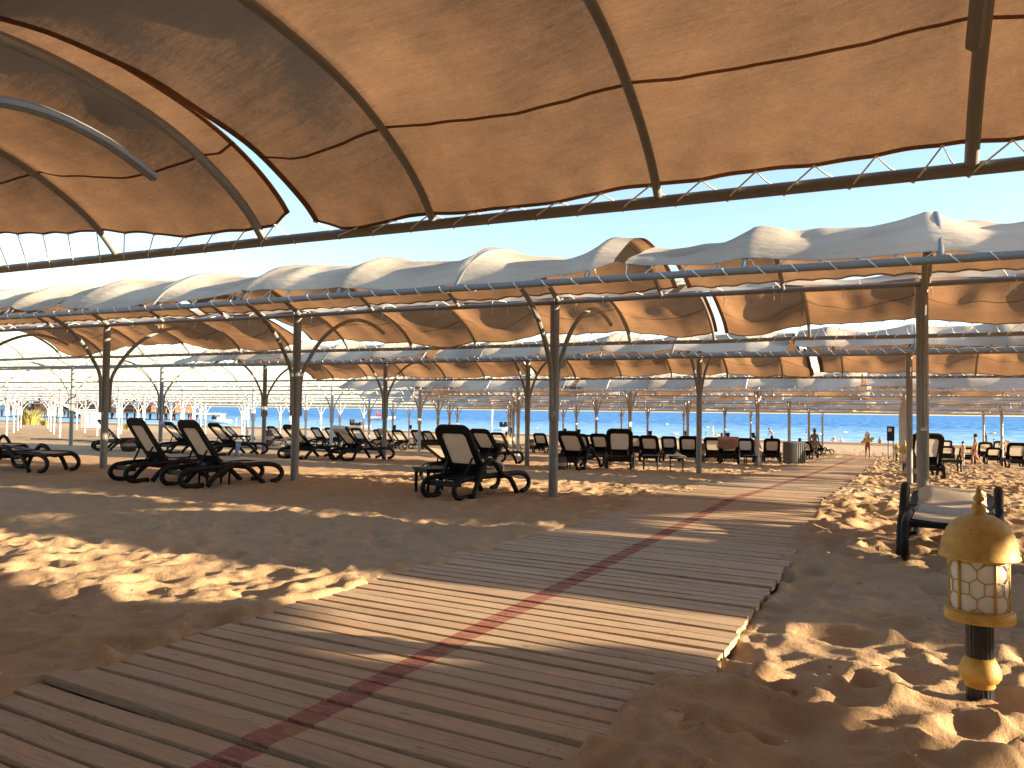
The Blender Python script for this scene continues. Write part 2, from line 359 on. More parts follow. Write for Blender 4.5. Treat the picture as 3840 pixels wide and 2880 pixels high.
def sand_h(X, Y):
    base = np.interp(Y, GY, GZ)
    nearf = np.clip((100-Y)/60, .0, 1)
    h = .055*(vnoise(X/1.9, Y/1.9, 1)-.5)+.035*(vnoise(X/.8, Y/.8, 2)-.5)+.012*(vnoise(X/.23, Y/.23, 8)-.5)
    h += .036*dimples(X, Y, .52, 11)+.050*dimples(X, Y, .33, 31)+.012*dimples(X, Y, .16, 51)
    rg = 1-np.abs(2*vnoise(X/.85+.4*vnoise(X/.5, Y/.5, 21), Y/.62+.4*vnoise(X/.5, Y/.5, 22), 23)-1); h += .034*(rg**2-.4)
    rg = 1-np.abs(2*vnoise(X/.33, Y/.25, 24)-1); h += .018*(rg**2-.4)
    amp = .72+.38*np.clip((X+3)/2.5, 0, 1)     # deeper prints right of the walk
    calm = 1-.30*np.clip((X*-1-9)/4, 0, 1)
    h = h*amp*calm*nearf
    # boards: sand dives below them, drifts over their ends
    wob = .10*(vnoise(X*0+3, Y/.55, 5)-.5)+.14*(vnoise(X*0+9, Y/1.7, 6)-.5)
    lw = np.interp(Y, [0, 6, 10, 14, 30], [-3.86, -3.80, -3.55, -3.40, -3.52])+wob*1.3
    rwE = np.interp(Y, [0, 3.2, 4.2, 4.6, 7.2, 8.5, 12, 30], [-1.12, -1.15, -1.12, -.90, -.90, -1.0, -1.05, -1.0])+wob*.6
    inside = np.clip((X-lw)/.10, 0, 1)*np.clip((rwE-X)/.07, 0, 1)*((Y < 62)*1.0)
    inside = inside*inside*(3-2*inside)
    bank = .050*np.exp(-((X-lw+.22)/.30)**2)*(Y < 62)
    rb = np.interp(Y, [0, 3.2, 4.1, 4.5, 7.0, 8.5, 62], [.06, .07, .045, -.02, -.01, .035, .04])
    bankr = rb*np.exp(-((X-rwE-.20)/.40)**4)*(Y < 62)
    h = h-.05*np.exp(-((X-.385)**2+(Y-4.74)**2)/.09)-.02*np.clip((X-.4)/1.0, 0, 1)*np.clip((6-Y)/2, 0, 1)
    return base+(h+bank+bankr+.028)*(1-inside)+inside*(-.20)
def make_sand():
    xs = [-x for x in reversed(steps(10.5, 900, .05, 90))]+list(np.arange(-10.45, 3.2, .031))+steps(3.2, 900, .05, 90)
    ys = [-y for y in reversed(steps(0, 300, .2, 60))][:-1]+list(np.arange(0, 2.2, .1))+list(np.arange(2.2, 7.5, .028))+steps(7.5, 30, .030, .075)+steps(30.1, 140, .08, .8)
    xs = np.array(sorted(set(np.round(xs, 4)))); ys = np.array(sorted(set(np.round(ys, 4))))
    X, Y = np.meshgrid(xs, ys, indexing='ij'); Z = sand_h(X, Y)
    nx, ny = len(xs), len(ys)
    co = np.stack([X, Y, Z], -1).reshape(-1, 3).astype(np.float32)
    i = np.arange(nx-1)[:, None]*ny+np.arange(ny-1)[None, :]
    q = np.stack([i, i+ny, i+ny+1, i+1], -1).reshape(-1, 4).astype(np.int32)
    me = bpy.data.meshes.new('sand'); me.vertices.add(len(co)); me.vertices.foreach_set('co', co.ravel())
    me.loops.add(q.size); me.loops.foreach_set('vertex_index', q.ravel())
    me.polygons.add(len(q)); me.polygons.foreach_set('loop_start', np.arange(0, q.size, 4, dtype=np.int32))
    me.polygons.foreach_set('use_smooth', np.ones(len(q), dtype=bool))
    me.update(calc_edges=True); me.validate(); me.materials.append(MATS['sand'])
    print('sand', nx, ny)
    tag(link('sand', me), kind='structure')
make_sand()
sea = MB(); sea.smooth = False
sx = [-9000, -3000, -1000, -400, -150, 0, 150, 400, 1000, 3000, 9000]; sy = [104, 115, 140, 200, 400, 1000, 3000, 12000]
sea.grid([(x, y, -2.10) for x in sx for y in sy], len(sx), len(sy))
tag(build(sea, 'sea', 'sea_water'), kind='structure')
# lace of foam on the waterline
fm = MB(); N = 300; pts = []
for i in range(N):
    x = -260+i*.95; w = .35+.7*float(vnoise(np.array(x/4.), np.array(0.), 3)); y0 = 110.6+1.6*(float(vnoise(np.array(x/9.), np.array(2.), 4))-.5)
    for j, t in enumerate((0, .5, 1)): pts.append((x, y0+w*t, -2.055+.03*(j == 1)))
fm.grid(pts, N, 3); tag(build(fm, 'surf_foam', 'foam'), 'thin white line of foam along the waterline', 'foam', kind='stuff')

# ------------------------------------------------------------------ boardwalk
bw = link('boardwalk', None); bw['kind'] = 'structure'
def plank_mesh(k):
    """a worn board 3 m long, about 0.13 m wide, edges slightly uneven"""
    rs = random.Random(40+k); n = 9; L = 3.0; mb = MB(); ring = []
    for i in range(n):
        x = -1.50+L*i/(n-1); a = .064+rs.uniform(-.004, .003); b = .064+rs.uniform(-.004, .003); z = .0225+rs.uniform(-.002, .002); bow = .004*math.sin(i*.8+k)
        c = .0035
        ring.append([(x, -a+bow, -.0225), (x, -a+bow, z-c), (x, -a+c+bow, z), (x, b-c+bow, z), (x, b+bow, z-c), (x, b+bow, -.0225)])
    for r in ring: mb.v += [Vector(p) for p in r]
    for i in range(n-1):
        for j in range(6): a = i*6+j; b = i*6+(j+1) % 6; mb.f.append((a, a+6, b+6, b))
    mb.f.append(tuple(range(6))); mb.f.append(tuple(reversed([(n-1)*6+j for j in range(6)])))
    nf = len(mb.f)
    for x in (-1.09, .01, 1.11):
        for yy in (-.035, .033):
            cx, cyy = x+rs.uniform(-.02, .02), yy+rs.uniform(-.008, .008); b0 = len(mb.v)
            mb.v += [Vector((cx+.0055*math.cos(a*1.047), cyy+.0055*math.sin(a*1.047), .0255)) for a in range(6)]; mb.f.append(tuple(range(b0, b0+6)))
    me = mb.mesh('plank', 'weathered_wood', False); me.materials.append(MATS['nail'])
    for p_ in me.polygons[nf:]: p_.material_index = 1
    return me
PM = [plank_mesh(k) for k in range(7)]
y = 0.9; k = 0; rs = random.Random(5)
while k < 300 and y < 61:
    w = rs.choice((.84, .90, .93, .95, .98, 1.02))
    gap = rs.choice((.014, .021, .026, .030, .038)) if y < 18 else .012
    step = .128*w+gap
    if y > 16: w = 1.25; step = .128*w+.01
    if y > 26: w = 1.9; step = .128*w+.012
    o = link('plank', PM[k % 7], bw)
    zz = gz(y)+.038+rs.uniform(-.0035, .0035)
    if y > 13: zz += .012
    o.location = (-2.41+.10*math.sin(max(0, y-6)*.09)*min(1, max(0, (y-6)/10)), y, zz)
    lift = rs.uniform(-.003, .003)
    if abs(y-2.68) < .07: lift = .016; zz += .018; o.location.z = zz
    o.rotation_euler = (rs.uniform(-.012, .006)+math.atan2(gz(y+.5)-gz(y-.5), 1), lift, rad(-4.2+rs.uniform(-.35, .35)))
    o.scale = (1+rs.uniform(-.008, .012), w, 1)
    y += step; k += 1
for x in (-3.5, -2.4, -1.3):       # bearers below the boards
    mb = MB(); mb.tube([(x, yy, gz(yy)-.020) for yy in (0.8, 3, 8, 13, 18, 23.4, 29, 34.5, 45.5, 56, 60)], .03, 4); build(mb, 'bearer', 'wood_deck', bw, False)
print('planks', k)

# ------------------------------------------------------------------ shade pavilions
S = 5.487; X0 = .345; RIB = S/3
#      row: (Y of posts, front z, beam z, back z, first post index, last post index)
ROWS = {0: (-9.66, 2.95, 3.28, 2.95, -4, 4), 1: (1.37, 2.98, 3.31, 2.95, -4, 4), 2: (12.40, 3.01, 3.29, 2.93, -6, 4), 3: (23.43, 2.90, 3.08, 2.64, -11, 3), 4: (34.46, 2.32, 2.62, 2.27, -14, 3),  # first row is unseen, added behind the viewer to cut sky light
        5: (45.49, 2.11, 2.41, 2.06, -17, 3), 6: (56.52, 1.86, 2.16, 1.81, -20, 3), 7: (67.55, 1.62, 1.92, 1.57, -23, 3)}
WB, WF = 4.09, 3.50
PROF = [(0, 0), (.7, .27), (1.3, .42), (1.85, .47), (2.4, .43), (3.0, .31), (3.5, .10), (3.85, -.12), (4.09, -.36)]
def prof(side, row):
    """arch of one half vault as (dy, z) from the beam to the edge pipe"""
    Y, zf, zb, zk, _, _ = ROWS[row]; ze = zk if side > 0 else zf; w = WB if side > 0 else WF
    pts = []
    for a, b in PROF:
        t = a/4.09; bb = b+.36*t            # height above the chord
        pts.append((side*a*w/4.09, zb+(ze-zb)*t+bb*1.0))
    return [(p.x, p.y) for p in spline([(a, b, 0) for a, b in pts], 4)]
ARM = [(.118, 1.33), (.120, 1.75), (.14, 2.05), (.22, 2.25), (.40, 2.50), (.60, 2.74), (.86, 2.97), (1.2, 3.18), (1.65, 3.36), (2.08, 3.42), (2.55, 3.36), (2.95, 3.22)]
PAV_LABEL = {0: 'grey pipe pavilion frame added behind the viewer, unseen, to cut sky light', 1: 'grey pipe pavilion frame directly overhead, nearest to the viewer', 2: 'grey pipe pavilion frame second from the viewer, with four tall forked posts',
             3: 'pavilion frame third from the viewer, behind the two dark loungers', 4: 'pavilion frame fourth from the viewer, half of it bare pipes', 5: 'pavilion frame fifth from the viewer, mostly bare pipes on the left',
             6: 'pavilion frame sixth from the viewer, low against the sea', 7: 'farthest pavilion frame, its last posts standing before the open beach'}
def pavilion(row):
    Y, zf, zb, zk, i0, i1 = ROWS[row]; seg = 12 if row < 3 else 8; g = gz(Y)-.25
    t = thing('shade_pavilion', PAV_LABEL[row], 'pavilion', (0, Y, 0))
    pm = 'pipe_grey' if row < 4 else 'pipe_sunlit'
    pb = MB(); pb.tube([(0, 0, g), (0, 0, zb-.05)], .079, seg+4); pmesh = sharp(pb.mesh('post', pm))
    ab = []
    dz = zb-3.30
    for s in (1, -1):
        w = WB if s > 0 else WF; mb = MB()
        path = [(0, s*a*(1 if a < .2 else w/4.09), (b if b < 2 else b)+dz*(1 if b > 1.9 else .9)) for a, b in ARM]
        path = spline(path, 3 if row < 4 else 2); mb.tube(path, .040, 8)
        mb.tube([path[-1], path[-1]+(path[-1]-path[-2]).normalized()*.015], .028, 8)
        mb.tube([(0, s*.118, 1.315+dz*.9), (0, s*.118, 1.50+dz*.9)], .043, 8); mb.box((0, s*.095, 1.45+dz), (.05, .05, .03)); mb.box((0, s*.095, 1.95+dz), (.05, .05, .03))
        ab.append(sharp(mb.mesh('arm', pm)))
    rb = []
    for s, r_b in ((1, .031), (-1, .031), (1, .042), (-1, .042)):
        mb = MB(); mb.tube([(0, a, b-.005) for a, b in prof(s, row)][::1 if row < 4 else 2]+([] if row < 4 else [(0, *prof(s, row)[-1])]), r_b, 8 if row < 3 else 6); rb.append(mb.mesh('rib', pm))
    for i in range(i0, i1+1):
        x = X0+i*S
        po = link('post', pmesh, t, (x, 0, 0)); link('arm', ab[0], po); link('arm', ab[1], po)
        if row == 2 and i in (0, -1, -3):
            mb = MB(); mb.box((.012, -.0815, 1.30+.12*(i == -1)), (.075, .004, .085)); build(mb, 'sticker', 'cloth_white', po, False)
        for j in range(3 if i < i1 else 1):
            xr = x+j*RIB
            if j == 0: xr += .036*2
            k_ = 2 if j == 0 else 0; link('rib', rb[k_], t, (xr, 0, 0)); link('rib', rb[k_+1], t, (xr, 0, 0))
    xa, xb = X0+i0*S-.4, X0+i1*S+.4
    n = 2+(i1-i0)*3
    for nm, yy, zz, r in (('ridge_beam', 0, zb, .040), ('edge_pipe', -WF, zf, .042), ('edge_pipe', WB, zk, .042)):
        mb = MB(); rr = random.Random(row*7+int(yy*3))
        mb.tube([(xa+(xb-xa)*q/n, yy, zz+rr.uniform(-.012, .012)) for q in range(n+1)], r, seg); sharp(build(mb, nm, pm, t))
    return t
for r_ in ROWS: pavilion(r_)

# ------------------------------------------------------------------ canvas sheets
LAT = {}
def lat(i, j, k):
    q = (i, j, k)
    if q not in LAT: LAT[q] = random.Random(i*7349+j*911+k*131).random()-.5
    return LAT[q]
def n2(x, y, k):
    i, j = math.floor(x), math.floor(y); fx, fy = x-i, y-j; fx = fx*fx*(3-2*fx); fy = fy*fy*(3-2*fy)
    return (lat(i, j, k)*(1-fx)+lat(i+1, j, k)*fx)*(1-fy)+(lat(i, j+1, k)*(1-fx)+lat(i+1, j+1, k)*fx)*fy
def sheet(row, side, xa, xb, label, rope=True, edge=.15, seed=0, hem=True, sag=.12, cut=None):
    if row == 1: sag = .045
    Y, zf, zb, zk, i0, i1 = ROWS[row]; ze = zk if side > 0 else zf; w = WB if side > 0 else WF
    near = row <= 2; rs = random.Random(row*100+side*17+seed+int(xa*3))
    P = prof(side, row); P = np.array(P)
    arc = np.concatenate([[0], np.cumsum(np.hypot(np.diff(P[:, 0]), np.diff(P[:, 1])))]); LA = arc[-1]
    dx = {1: .061, 2: .075, 3: .12}.get(row, .2); nu = max(8, int((xb-xa)/dx)); nv = {1: 72, 2: 34, 3: 22}.get(row, 14)
    gsp = .36                                   # grommet spacing
    sags = {}
    pts = []; eo = []; ei = []
    for iu in range(nu):
        x = xa+(xb-xa)*iu/(nu-1)
        q = (x-X0)/RIB; b = math.floor(q); t = q-b
        if b not in sags and row == 1 and side > 0 and b in (-5, -4, -3): sags[b] = .12 if b < -3 else .05
        if b not in sags: sags[b] = sag*rs.uniform(.65, 1.45)
        sg = sags[b]*(math.sin(math.pi*t)**.78 if 0 < t < 1 else 0)
        gph = (x-xa)/gsp; sc = abs(math.sin(math.pi*gph))
        e_out = edge*(.75+.5*math.sin(x*.9+seed))+.022*sc+.010*math.sin(x*7+seed)
        if min(x-xa, xb-x) < .25: e_out += .10*(1-min(x-xa, xb-x)/.25)
        rise = 0
        e_in = .10+.05*sc+.10*math.sin(math.pi*t)*.6
        s0, s1 = e_in, LA-e_out-rise
        for iv in range(nv):
            s_ = s0+(s1-s0)*iv/(nv-1)
            y = np.interp(s_, arc, P[:, 0]); z = np.interp(s_, arc, P[:, 1])
            v = s_/LA
            wgt = min(1, 2.2*v+.25)*min(1, 2.4*(1-v)+.35)
            if row > 1: wgt *= 1+.65*math.exp(-((v-.74)/.17)**2)
            z2 = z+.056-sg*wgt
            if row == 1 and side > 0 and -4.50 < x < -3.34: z2 -= .17*((-3.34-x)/1.10)*min(1, .35+1.6*(1-v))*min(1, v*3+.2)
            if rs is not None:
                z2 += .014*math.sin(x*3.1+v*9+seed)*math.sin(x*1.3-v*5)*(.3+sg*6)+.006*math.sin(v*31+x*5)*math.sin(x*2.7+seed)
            fd = (.11 if row > 1 else .035)*(.08+(math.sin(math.pi*t) if 0 < t < 1 else 0))
            z2 += fd*wgt*n2(x/.75+v*1.5, v*3.2-x*.25, seed+row*9+side)+fd*.45*wgt*n2(x/.28-v*2, v*5+x*.4, seed+row*9+side+3)
            if v > .93: z2 -= .02*sc*(v-.93)/.07
            pts.append((x, Y+y, z2))
        ei.append(pts[-nv]); eo.append(pts[-1])
    mb = MB(); mb.v = [Vector(p) for p in pts]
    for i in range(nu-1):
        xm = xa+(xb-xa)*(i+.5)/(nu-1)
        for j in range(nv-1):
            if cut and cut[0] < xm < cut[1] and cut[2] < j/(nv-1) < cut[3]: continue
            a = i*nv+j; mb.f.append((a, a+nv, a+nv+1, a+1) if side > 0 else (a, a+1, a+nv+1, a+nv))
    o = tag(build(mb, 'canvas_sheet', 'canvas_near' if row < 2 else 'canvas'), label, 'canvas')
    if hem and 0 < row <= 3:
        # doubled hems along the outer edge, the inner edge, and a seam one strip in
        def strip(v0, v1, off):
            m2 = MB(); pp = []
            for iu in range(nu):
                c = [Vector(pts[iu*nv+k]) for k in range(nv)]
                for vv in (v0, v1):
                    f = vv*(nv-1); k = min(nv-2, int(f)); pp.append(c[k].lerp(c[k+1], f-k)+Vector((0, 0, off)))
            m2.grid(pp, nu, 2); return m2
        build(strip(.993, 1.0, -.003), 'hem', 'canvas_hem', o); build(strip(0, .014, -.003), 'hem', 'canvas_hem', o)
        build(strip(.8020, .8085, -.003), 'seam', 'canvas_hem', o)
        for u0, u1 in ((0, 1), (nu-2, nu-1)):
            m2 = MB(); pp = []
            for iu in (u0, u1):
                for k in range(nv): pp.append(Vector(pts[iu*nv+k])+Vector((0, 0, -.003)))
            m2.grid(pp, 2, nv); build(m2, 'hem', 'canvas_hem', o)
    if rope and row <= 4:
        mb = MB(); path = []; gm = MB()
        yp, zp = Y+side*w, ze; r = .050; sgn = side
        ng = int((xb-xa)/gsp)
        def edge_at(x):
            f = (x-xa)/(xb-xa)*(nu-1); k = max(0, min(nu-2, int(f))); return Vector(eo[k]).lerp(Vector(eo[k+1]), f-k)
        rr = .0065 if row < 3 else (.009 if row == 3 else .011)
        for i in range(ng+1):
            x = xa+.02+i*gsp*.998
            if x > xb-.01: break
            g = edge_at(x); x2 = x+gsp*rs.uniform(.35, .6)
            g = g+Vector((0, -sgn*.02, 0))
            if near: gm.ell(g+Vector((0, 0, -.004)), (.015, .015, .008), 6, 4)
            path += [g, Vector((x+(x2-x)*.35, yp-sgn*r*.5, zp+r*.95)), Vector((x+(x2-x)*.55, yp+sgn*r*.75, zp+r*.7)), Vector((x+(x2-x)*.75, yp+sgn*r, zp-r*.2)), Vector((x2, yp+sgn*r*.3, zp-r)), Vector((x2+.03, yp-sgn*r*.8, zp-r*.5))]
        if len(path) > 2: mb.tube(path, rr, 4 if row > 1 else 5, cap=False); build(mb, 'lacing_cord', 'rope', o)
        if near and gm.v: tag(build(gm, 'grommets', 'rope', o), kind='stuff')
        # ties to the ridge beam
        if row <= 2:
            x = xa+.5
            while x < xb-.3:
                mb = MB()
                f = (x-xa)/(xb-xa)*(nu-1); k = int(f); e = Vector(ei[k]); mb.tube([e, Vector((x+.01, Y, zb+.05)), Vector((x+.03, Y-side*.04, zb-.03)), Vector((x+.02, Y-side*.02, zb-.16))], .005, 4, cap=False); x += rs.uniform(.8, 1.3); build(mb, 'tie_cord', 'rope', o)
    return o
# nearest pavilion, sea-side vault
sheet(1, 1, -16.4, -4.66, 'tan canvas overhead at upper left, beyond the bright slit', edge=.30, seed=3)
sheet(1, 1, -4.43, 6.2, 'large tan canvas overhead filling the top of the view', edge=.085, seed=1)
sheet(1, 1, 6.4, 20.5, 'tan canvas overhead, next one to the right past the last bay', seed=2)
sheet(1, -1, -16.4, -1.0, 'tan canvas on the landward vault overhead, left half', rope=False, seed=4)
sheet(1, -1, -.8, 20.5, 'tan canvas on the landward vault overhead, right half', rope=False, seed=5)
for side_, nm_ in ((1, 'seaward'), (-1, 'landward')): sheet(0, side_, -22, 22, 'canvas on the %s vault of the unseen pavilion added behind the viewer' % nm_, rope=False, hem=False)
# second pavilion
sheet(2, -1, -32.4, -24.1, 'pale canvas on the second pavilion front, far left end', seed=1)
sheet(2, -1, -23.9, -13.1, 'pale canvas on the second pavilion front, above the leftmost forked post', seed=2)
sheet(2, -1, -12.95, -3.02, 'pale canvas on the second pavilion front, above the two middle posts', seed=3)
sheet(2, -1, -2.88, 7.2, 'pale canvas on the second pavilion front, peaking beside the right post', seed=4)
sheet(2, -1, 7.85, 22.2, 'pale canvas on the second pavilion front, out past the right edge', seed=5)
sheet(2, 1, -23.4, -13.75, 'tan canvas on the second pavilion back, left end, loose lower edge', seed=6, edge=.34)
sheet(2, 1, -13.45, -3.22, 'tan canvas on the second pavilion back, behind the two middle posts', seed=7, edge=.24)
sheet(2, 1, -3.08, 13.6, 'tan canvas on the second pavilion back, right of the torn slit', seed=8, edge=.30)
WORD = {3: 'third', 4: 'fourth', 5: 'fifth', 6: 'sixth', 7: 'seventh'}
CUTS = {3: [-22.7, -12.2, -2.25, 13.2], 4: [-24.2, -12.0, -1.0, 13.2], 5: [-31.0, -19.0, -8.0, 13.2], 6: [-36.0, -24.0, -12.0, -.5, 13.2], 7: [-41.0, -28.0, -15.0, -3.0, 13.2]}
for row, cs in CUTS.items():
    for side, sn in ((-1, 'landward'), (1, 'seaward')):
        for k in range(len(cs)-1):
            pos = ['leftmost', 'second from left', 'third from left', 'rightmost'] if len(cs) == 5 else ['leftmost', 'middle', 'rightmost']
            sheet(row, side, cs[k]+.09, cs[k+1]-.09, '%s sheet of pale canvas on the %s vault of the %s pavilion' % (pos[k], sn, WORD[row]), seed=k, sag=.13 if row < 5 else .12)
# leafy screen added unseen behind the viewer to cut low sky light
mb = MB(); rs = random.Random(8); nu_, prof_h = 160, [(-1.0, -.2), (-1.1, 1.5), (-1.15, 3.2), (-1.0, 5.0), (-.5, 6.0), (.2, 6.2), (.9, 5.2), (1.1, 3.0), (1.0, -.2)]; pts = []
for i in range(nu_):
    for a, b in prof_h: pts.append((-70+i*.9+rs.uniform(-.3, .3), -24+a*1.6+rs.uniform(-.35, .35), b*(1+.18*math.sin(i*.31)+rs.uniform(-.06, .06))))
mb.grid(pts, nu_, len(prof_h)); t = thing('sky_screen', 'tall leafy screen added behind the viewer to cut sky light', 'sky_screen', (0, 0, 0)); build(mb, 'foliage', 'leaf', t, False)
lf = MB()
for i in range(9000):
    p = Vector(pts[rs.randrange(len(pts))])+Vector((rs.uniform(-.5, .5), rs.uniform(-.4, .4), rs.uniform(-.4, .4))); a = Vector((rs.uniform(-1, 1), rs.uniform(-1, 1), rs.uniform(-1, 1))).normalized(); b = a.orthogonal().normalized(); q = rs.uniform(.06, .14); k0 = len(lf.v)
    lf.v += [p-a*q, p+b*q*.5, p+a*q, p-b*q*.5]; lf.f.append((k0, k0+1, k0+2, k0+3))
tag(build(lf, 'leaves', 'leaf', t, False), kind='stuff')
pts2 = []; mb = MB()  # second leafy screen, added unseen on the right against low sky light
for i in range(90):
    for a, b in prof_h: pts2.append((27+a*1.1+rs.uniform(-.3, .3), -22+i*.95+rs.uniform(-.3, .3), b*.50*(1+.15*math.sin(i*.43)+rs.uniform(-.05, .05))))
mb.grid(pts2, 90, len(prof_h)); t = thing('sky_screen', 'low leafy screen added on the right, out of view, to cut sky light', 'sky_screen', (0, 0, 0)); build(mb, 'foliage', 'leaf', t, False)
# unseen sheet added on the right, outline shaped for the shade it casts
mb = MB(); pts = []
for i in range(60):
    for j in range(10):
        x = 3.6+i*.33; nt_ = .85*math.exp(-((x-10.75)/.75)**4); wd_ = .235-.085*min(1, max(0, (x-12.8)/1.5))-.035*min(1, max(0, (10-x)/1.0)); yv = 5.30+j*(wd_+.034-nt_/9)+.12*math.sin(x*2.1)*(j/9)+.10*math.sin(x*.7)*(j/9); pts.append((x, yv, 3.02-.08*math.sin(math.pi*j/9)))
mb.grid(pts, 60, 10); tag(build(mb, 'canvas_sheet', 'canvas'), 'canvas added out of view to the right of the lamp to shade the aisle', 'canvas')

# ------------------------------------------------------------------ loungers
LCACHE = {}
def lounger_meshes(arch, theta, mat='dark_plastic', sling='sling'):
    key = (arch, theta, mat, sling)
    if key in LCACHE: return LCACHE[key]
    out = []
    # side frames: rear loop, rail, foot loop
    side = spline([(0, .40, .045), (0, .20, .03), (0, .06, .06), (0, .0, .17), (0, .08, .275), (0, .30, .315), (0, .75, .335), (0, 1.30, .345), (0, 1.62, .345), (0, 1.80, .30), (0, 1.90, .19), (0, 1.84, .075), (0, 1.68, .028)], 3)
    mb = MB(); mb.tube(side, .045, 8, sx=.8); sm = mb.mesh('side_frame', mat)
    for x in (-.325, .325): out.append(('side_frame', sm, (x, 0, 0)))
    h = arch
    if h > .42: ar = [(0, .36, .02), (0, .45, .20), (0, .57, h*.72), (0, .70, h*.97), (0, .80, h), (0, .92, h*.90), (0, 1.10, h*.60), (0, 1.30, .28), (0, 1.50, .02)]
    else: ar = [(0, .44, .02), (0, .56, .16), (0, .72, .28), (0, .92, .36), (0, 1.08, .355), (0, 1.24, .26), (0, 1.38, .13), (0, 1.50, .02)]
    mb = MB(); mb.tube(spline(ar, 3), .045, 8, sx=.85); am = mb.mesh('armrest', mat)
    for x in (-.385, .385): out.append(('armrest', am, (x, 0, 0)))
    # cross rails
    for y, z, w, d in ((.13, .24, .11, .08), (.62, .29, .14, .09), (1.72, .32, .06, .05), (1.2, .29, .04, .04)):
        cr = MB(); cr.box((0, y, z), (.64, w, d)); out.append(('cross_rail', cr.mesh('cross_rail', mat, False, .008), (0, 0, 0)))
    # seat sling
    st = MB(); pp = []
    for i in range(9):
        for j in range(7):
            x = -.28+.56*j/6; y = .70+1.02*i/8; pp.append((x, y, .365-.018*math.sin(math.pi*j/6)))
    st.grid(pp, 9, 7); out.append(('seat_sling', st.mesh('seat_sling', sling), (0, 0, 0)))
    # backrest frame: a wide moulded ring; local plane u (width), v (up the back)
    th = rad(theta); L = .90
    def P(u, v, d=0):
        bow = .03*math.sin(math.pi*min(1, max(0, v/L)))
        return Vector((u, .73-v*math.cos(th)+(d-bow)*math.sin(th), .365+v*math.sin(th)+(d-bow)*math.cos(th)))
    def rr(hw, v0, v1, r, n=6):
        c = []
        for cx, cv, a0 in ((hw-r, v1-r, 0), (-hw+r, v1-r, 90), (-hw+r*.5, v0+r*.5, 180), (hw-r*.5, v0+r*.5, 270)):
            q = r if a0 < 180 else r*.5
            for k in range(n+1):
                a = rad(a0+90*k/n); c.append((cx+q*math.cos(a), cv+q*math.sin(a)))
        return c
    o_ = rr(.365, -.02, L, .16); i_ = rr(.250, .20, L-.135, .075); n = len(o_)
    fb = MB()
    for d in (.024, -.024):
        for (u, v) in o_: fb.v.append(P(u, v, d))
        for (u, v) in i_: fb.v.append(P(u, v, d*.8))
    for k in range(n):
        k2 = (k+1) % n
        fb.f += [(k, k2, n+k2, n+k), (2*n+k2, 2*n+k, 3*n+k, 3*n+k2), (k2, k, 2*n+k, 2*n+k2), (n+k, n+k2, 3*n+k2, 3*n+k)]
    out.append(('backrest_frame', sharp(fb.mesh('backrest_frame', mat)), (0, 0, 0)))
    sb = MB(); c = P(0, .49, -.01); sb.v.append(c)
    for (u, v) in i_: sb.v.append(P(u*1.03, .49+(v-.49)*1.03, 0))
    for k in range(n): sb.f.append((0, 1+k, 1+(k+1) % n))
    out.append(('back_sling', sb.mesh('back_sling', sling), (0, 0, 0)))
    if theta > 20:
        mb = MB()
        for x in (-.25, .25): mb.tube([P(x, .34, -.03), (x*.9, .40, .42), (x*.85, .33, .30)], .018, 6)
        mb.tube([(-.27, .36, .30), (.27, .36, .30)], .018, 6); out.append(('back_strut', mb.mesh('back_strut', mat), (0, 0, 0)))
    LCACHE[key] = out; return out
def lounger(x, y, head, arch, theta, label, mat='dark_plastic', sling='sling', dz=.03, sc=1.0):
    if y > 19: sc *= 1.10
    t = thing('sun_lounger', label, 'sun lounger', (x, y, gz(y)+.0+dz), rad(head-90), 'sun loungers under the pavilions')
    t.scale = (sc, sc, sc)
    fr = None
    for nm, me, lo in lounger_meshes(arch, theta, mat, sling):
        o = link(nm, me, fr if nm in ('back_sling', 'back_strut') else t, lo)
        if nm == 'backrest_frame': fr = o
    return t
